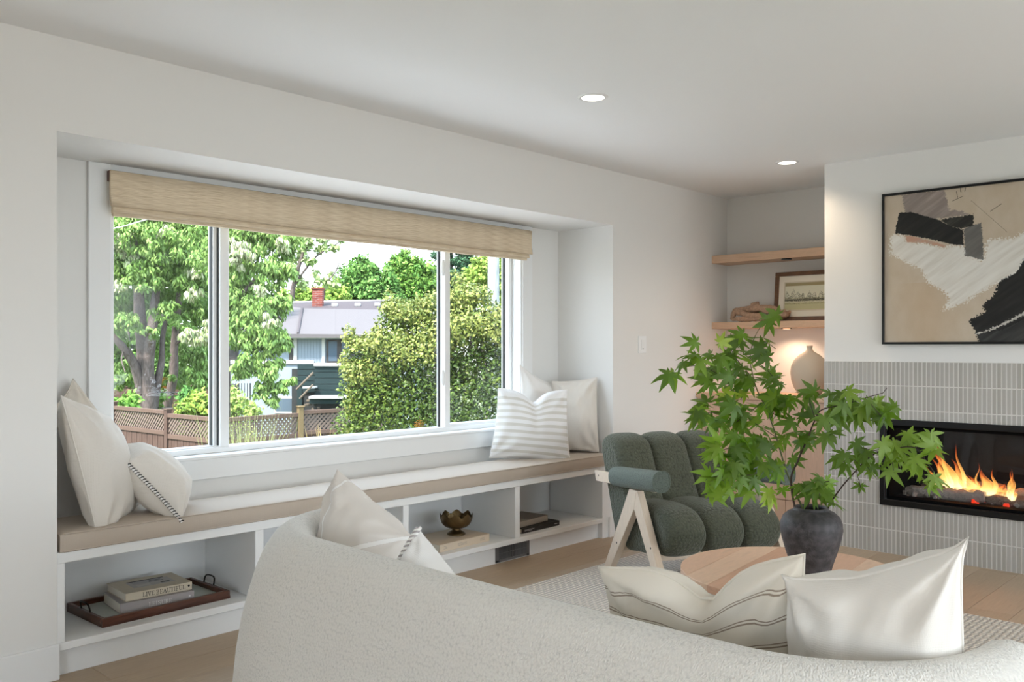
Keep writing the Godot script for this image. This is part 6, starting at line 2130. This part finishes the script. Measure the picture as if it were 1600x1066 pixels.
func houses() -> void:
	var D := 30.0
	var root := at(480, 690, D)
	root.y = -2.6
	var h := thing("house", "pale blue house with grey shingle roof, brick chimney and white trim", "house", root)
	h.basis = Basis(V(FZ, 0, FX), Vector3.UP, V(-FX, 0, FZ))
	var inv := h.transform.affine_inverse()
	var L := func(u: float, v: float, d: float) -> Vector3: return inv * at(u, v, d)
	# walls
	var a: Vector3 = L.call(346, 527, D)
	var b: Vector3 = L.call(640, 527, D)
	box("wall", V(a.x, 0, -6.0), V(b.x, a.y, 0), M.house_wall, h, 0.0)
	for i in 16:      # upright battens of the siding
		var x: float = lerpf(L.call(465, 545, D).x, L.call(503, 545, D).x, (i + 0.5) / 16.0)
		if i % 2 == 0:
			box("batten", V(x - 0.008, L.call(500, 566, D).y, 0), V(x + 0.008, a.y, 0.012), M.house_wall, h, 0.0)
	var q := func(called: String, u0: float, v0: float, u1: float, v1: float, z0: float, z1: float, m: Material, parent: Node3D) -> MeshInstance3D:
		var p0: Vector3 = L.call(u0, v0, D)
		var p1: Vector3 = L.call(u1, v1, D)
		return box(called, V(p0.x, p1.y, z0), V(p1.x, p0.y, z1), m, parent, 0.004)
	q.call("corner_board", 503, 527, 508, 568, 0.0, 0.05, M.house_trim, h)
	q.call("corner_board", 459, 527, 464.5, 566, 0.0, 0.05, M.house_trim, h)
	q.call("band_board", 346, 563.5, 491, 569, 0.0, 0.06, M.house_trim, h)
	q.call("band_board", 489, 567.5, 640, 572.5, 0.0, 0.10, M.house_trim, h)
	# windows
	for w in [[510, 531, 572, 567.5], [452, 529, 459, 563], [358, 544, 373, 562], [356, 601, 373, 617]]:
		var f: MeshInstance3D = q.call("window", w[0], w[1], w[2], w[3], 0.0, 0.04, M.window_frame_dark, h)
		var ww: float = L.call(w[2], 540, D).x - L.call(w[0], 540, D).x
		var hh: float = L.call(w[0], w[1], D).y - L.call(w[0], w[3], D).y
		var n := 3 if ww > 1.0 else 1
		for i in n:
			var pw := ww / n
			var pn := box("pane", V(-ww * 0.5 + pw * i + 0.08, -hh * 0.5 + 0.07, 0.02), V(-ww * 0.5 + pw * (i + 1) - 0.08, hh * 0.5 - 0.05, 0.028), M.house_glass if n > 1 else M.window_frame_dark, f, 0.0)
			pn.name = "pane" if i == 0 else "pane_%03d" % i
	var lw: MeshInstance3D = q.call("window", 429, 620, 462, 646, 0.0, 0.06, M.house_trim, h)
	var lp := box("pane", V(-0.29, -0.22, 0.03), V(0.29, 0.22, 0.036), M.house_glass, lw, 0.0)
	lp.name = "pane"
	# eaves
	q.call("fascia", 346, 522.5, 640, 529.0, 0.35, 0.42, M.house_trim, h)
	var st := new_st()
	prism(st, [L.call(346, 523, D - 0.42), L.call(640, 523.5, D - 0.42), L.call(640, 523.5, D + 0.3) - V(0, 0.03, 0), L.call(346, 523, D + 0.3) - V(0, 0.03, 0)], V(0, -0.04, 0))
	obj("soffit", done(st), M.house_trim, h)
	# lower roof slope with its hip, and the higher roof behind
	var dn := V(0, -0.12, 0)
	st = new_st()
	prism(st, [L.call(464, 522, D - 0.45), L.call(606, 523, D - 0.45), L.call(605, 484, D + 4.5), L.call(472, 482, D + 4.5)], dn)
	obj("roof", done(st), M.shingles, h)
	st = new_st()
	prism(st, [L.call(346, 522, D - 0.45), L.call(464, 522, D - 0.45), L.call(472, 481.5, D + 4.5), L.call(441, 477, D + 5.0), L.call(346, 470, D + 5.5)], dn)
	obj("roof", done(st), M.shingles, h)
	st = new_st()
	prism(st, [L.call(464, 521.4, D - 0.43), L.call(467, 521.4, D - 0.43), L.call(474, 481.5, D + 4.5), L.call(471, 481, D + 4.5)], V(0, 0.05, 0))
	obj("ridge_cap", done(st), M.shingles_dark, h)
	st = new_st()
	prism(st, [L.call(452, 484, D + 4.6), L.call(604, 484, D + 4.6), L.call(612, 469, D + 6.4), L.call(459, 472, D + 6.4)], dn)
	obj("roof", done(st), M.shingles_dark, h)
	st = new_st()
	prism(st, [L.call(458, 472.3, D + 6.35), L.call(612, 469.3, D + 6.35), L.call(612, 467.8, D + 6.5), L.call(458, 470.8, D + 6.5)], V(0, -0.05, 0))
	obj("ridge_cap", done(st), M.house_trim, h)
	# small gable end
	st = new_st()
	prism(st, [L.call(606, 482, D + 4.4), L.call(617, 478, D + 4.4), L.call(612.5, 471, D + 4.4)], V(0, 0, -0.3))
	obj("gable", done(st), M.window_frame_dark, h)
	st = new_st()
	prism(st, [L.call(602.5, 484.5, D + 4.2), L.call(606, 484, D + 4.2), L.call(614, 469, D + 4.2), L.call(611.5, 467.5, D + 4.2)], V(0, 0, -0.25))
	prism(st, [L.call(611.5, 467.5, D + 4.2), L.call(613.5, 468.5, D + 4.2), L.call(621, 477.5, D + 4.2), L.call(618, 478.5, D + 4.2)], V(0, 0, -0.25))
	obj("barge_board", done(st), M.house_trim, h)
	for c in [[523, 476.5], [559, 476.3], [590, 476]]:
		var p: Vector3 = L.call(c[0], c[1], D + 5.3)
		box("roof_vent", p + V(-0.11, -0.07, -0.1), p + V(0.11, 0.07, 0.12), M.house_trim, h, 0.02)
	var rv: Vector3 = L.call(451, 486, D + 4.0)
	box("roof_vent", rv + V(-0.09, -0.05, -0.08), rv + V(0.09, 0.05, 0.08), M.shingles_dark, h, 0.02)
	# chimney of brick courses
	var c0: Vector3 = L.call(487.5, 480, D + 5.2)
	var c1: Vector3 = L.call(503.5, 452, D + 5.2)
	var nrow := 13
	var ch := box("chimney", V(c0.x + 0.01, c0.y - 0.4, c0.z - 0.30), V(c1.x - 0.01, c1.y, c0.z - 0.01), M.grout, h, 0.0)
	var bs := []
	var bs2 := []
	for i in nrow:
		var y0 := lerpf(c0.y - 0.35, c1.y, float(i) / nrow) - ch.position.y
		var y1 := lerpf(c0.y - 0.35, c1.y, float(i + 1) / nrow) - 0.008 - ch.position.y
		var wdt := (c1.x - c0.x) * 0.5
		for k in 2:
			var xa := -wdt if k == 0 else (0.04 if i % 2 == 0 else -0.04)
			var xb := (0.032 if i % 2 == 0 else -0.048) if k == 0 else wdt
			(bs if (i * 3 + k) % 4 != 0 else bs2).append([V(xa, y0, -0.15), V(xb, y1, 0.155)])
	var br := obj("bricks", boxes_mesh(bs, 0.004), M.brick_red, ch)
	br.set_meta("kind", "stuff")
	br = obj("bricks", boxes_mesh(bs2, 0.004), M.brick_dark, ch)
	br.set_meta("kind", "stuff")
	box("chimney_cap", V(c0.x - 0.03, c1.y, c0.z - 0.33), V(c1.x + 0.03, c1.y + 0.06, c0.z + 0.03), M.brick_red, h, 0.01)
	# deck with dark green boards
	var dk := thing("deck", "dark green boarded deck with stairs below the blue house windows", "deck", root + h.basis * V(0, 0, 0.15))
	dk.basis = h.basis
	inv = dk.transform.affine_inverse()
	for i in 5:
		var v0 := 569.0 + i * 9.2
		var p0: Vector3 = L.call(463.5, v0, D - 0.5)
		var p1: Vector3 = L.call(491.5, v0 + 8.4, D - 0.5)
		box("board", V(p0.x, p1.y, 0.2), V(p1.x, p0.y, 0.24), M.deck_green, dk, 0.006)
	for i in 6:
		var v0 := 573.0 + i * 9.4
		var p0: Vector3 = L.call(490.5, v0, D - 0.6)
		var p1: Vector3 = L.call(600, v0 + 8.6, D - 0.6)
		box("board", V(p0.x, p1.y, 0.3), V(p1.x, p0.y, 0.34), M.deck_green, dk, 0.006)
	var s0: Vector3 = L.call(455, 600, D - 0.4)
	var s1: Vector3 = L.call(620, 690, D - 0.4)
	box("under_deck_shade", V(s0.x, 0.0, 0.02), V(s1.x, s0.y + 0.5, 0.18), M.deck_shadow, dk, 0.0)  # dark sheet standing in for the shade under the deck
	box("skirt_board", V(L.call(464, 610, D - 0.4).x, 0.0, 0.18), V(L.call(472, 610, D - 0.4).x, L.call(464, 607, D - 0.4).y, 0.26), M.deck_green, dk, 0.006)
	var lip0: Vector3 = L.call(463, 565.5, D - 0.6)
	var lip1: Vector3 = L.call(600, 570, D - 0.6)
	box("deck_edge", V(L.call(490, 570, D - 0.6).x, lip1.y - 0.05, 0.26), V(lip1.x, lip1.y + 0.02, 0.42), M.house_trim, dk, 0.006)
	for rl in [[465, 608.5, 491, 582], [470, 623, 490.5, 601]]:
		var r0: Vector3 = L.call(rl[0], rl[1], D - 1.0)
		var r1: Vector3 = L.call(rl[2], rl[3], D - 1.0)
		obj("stair_rail", tube([r0, (r0 + r1) * 0.5, r1], [0.035], 8), M.step_wood, dk)
	for sp in [[472, 604.5, 491, 607.5], [474, 632, 482, 635], [478, 625, 488, 628], [486, 638, 495, 641]]:
		var r0: Vector3 = L.call(sp[0], sp[1], D - 1.0)
		var r1: Vector3 = L.call(sp[2], sp[3], D - 1.0)
		box("step", V(r0.x, r1.y, 0.35), V(r1.x, r0.y, 0.8), M.house_trim if sp[0] == 472 else M.step_wood, dk, 0.006)
	var t0: Vector3 = L.call(485, 619, D - 1.6)
	var t1: Vector3 = L.call(552, 623, D - 1.6)
	box("bench_top", V(t0.x, t1.y, 0.9), V(t1.x, t0.y, 1.7), M.house_trim, dk, 0.01)
	var t2: Vector3 = L.call(552, 631, D - 1.6)
	box("bench_apron", V(t0.x, t2.y, 0.95), V(t1.x, t1.y, 1.6), M.deck_green, dk, 0.01)
	for u in [492.0, 520.0, 546.0]:
		var lx: float = L.call(u, 640, D - 1.6).x
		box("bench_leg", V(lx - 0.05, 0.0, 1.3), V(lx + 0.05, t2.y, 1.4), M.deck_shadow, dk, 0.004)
	# iron railing by the blue wall
	var ir := thing("iron_railing", "thin black iron railing standing before the pale blue wall", "railing", at(394, 690, 25.0) * V(1, 0, 1) + V(0, -2.2, 0))
	ir.basis = h.basis
	inv = ir.transform.affine_inverse()
	var i0: Vector3 = L.call(377, 621, 25.0)
	var i1: Vector3 = L.call(413, 622, 25.0)
	obj("rail", tube([i0, (i0 + i1) * 0.5, i1], [0.016], 6), M.iron_black, ir)
	obj("rail", tube([i0 - V(0, 0.36, 0), (i0 + i1) * 0.5 - V(0, 0.36, 0), i1 - V(0, 0.36, 0)], [0.012], 6), M.iron_black, ir)
	for k in 9:
		var x := lerpf(i0.x, i1.x, k / 8.0)
		obj("baluster", tube([V(x, 0.0, 0), V(x, i0.y * 0.5, 0), V(x, i0.y, 0)], [0.011 if k % 4 else 0.018], 6), M.iron_black, ir)
	# second grey roofed house, half hidden by the shrub
	var root2 := at(680, 600, 33.0)
	root2.y = -2.6
	var g := thing("house", "grey shingle roofed house rising behind the clipped shrub", "house", root2)
	g.basis = h.basis
	inv = g.transform.affine_inverse()
	var E := 32.0
	st = new_st()
	prism(st, [L.call(605, 523, E - 2.0), L.call(604, 486, E + 2.0), L.call(678, 464, E + 4.0), L.call(700, 460, E + 4.0), L.call(790, 470, E + 3.5), L.call(800, 523, E - 2.0)], dn)
	obj("roof", done(st), M.shingles, g)
	st = new_st()
	prism(st, [L.call(603, 524, E - 2.05), L.call(608, 524, E - 2.05), L.call(606.5, 486, E + 1.95), L.call(602.5, 486, E + 1.95)], V(0, 0.04, 0))
	obj("valley_flashing", done(st), M.house_trim, g)
	var w0: Vector3 = L.call(640, 523, E)
	var w1: Vector3 = L.call(795, 690, E)
	box("wall", V(w0.x, 0, -4.0), V(w1.x, w0.y, w0.z), M.house_wall, g, 0.0)
	for c in [[655, 476], [683, 475]]:
		var p: Vector3 = L.call(c[0], c[1], E + 2.6)
		box("roof_vent", p + V(-0.09, -0.02, -0.08), p + V(0.09, 0.10, 0.1), M.shingles_dark, g, 0.02)
	# pale painted gable far behind the pole
	var root3 := at(786, 500, 40.0)
	root3.y = -2.6
	var k3 := thing("house", "pale pink walled house showing beside the utility pole", "house", root3)
	k3.basis = h.basis
	inv = k3.transform.affine_inverse()
	var m0: Vector3 = L.call(779, 450, 40.0)
	var m1: Vector3 = L.call(830, 500, 40.0)
	var pw := mat("pink_wall", Color(0.660, 0.593, 0.560), 0.8)
	box("wall", V(m0.x, 0, -3.0), V(m1.x, m0.y, 0), pw, k3, 0.0)
	st = new_st()
	prism(st, [V(m0.x - 0.2, m0.y, 0.2), V(m1.x + 0.2, m0.y, 0.2), V(m1.x + 0.2, m0.y + 0.5, -1.5), V(m0.x - 0.2, m0.y + 0.5, -1.5)], V(0, -0.1, 0))
	obj("roof", done(st), M.shingles_dark, k3)
	box("fascia_board", V(m0.x - 0.2, m0.y - 0.5, 0.0), V(m1.x, m0.y - 0.42, 0.05), M.shingles_dark, k3, 0.0)
	box("window_strip", V(m0.x + 0.1, m0.y - 1.2, 0.0), V(m1.x - 0.2, m0.y - 0.6, 0.04), M.house_glass, k3, 0.0)
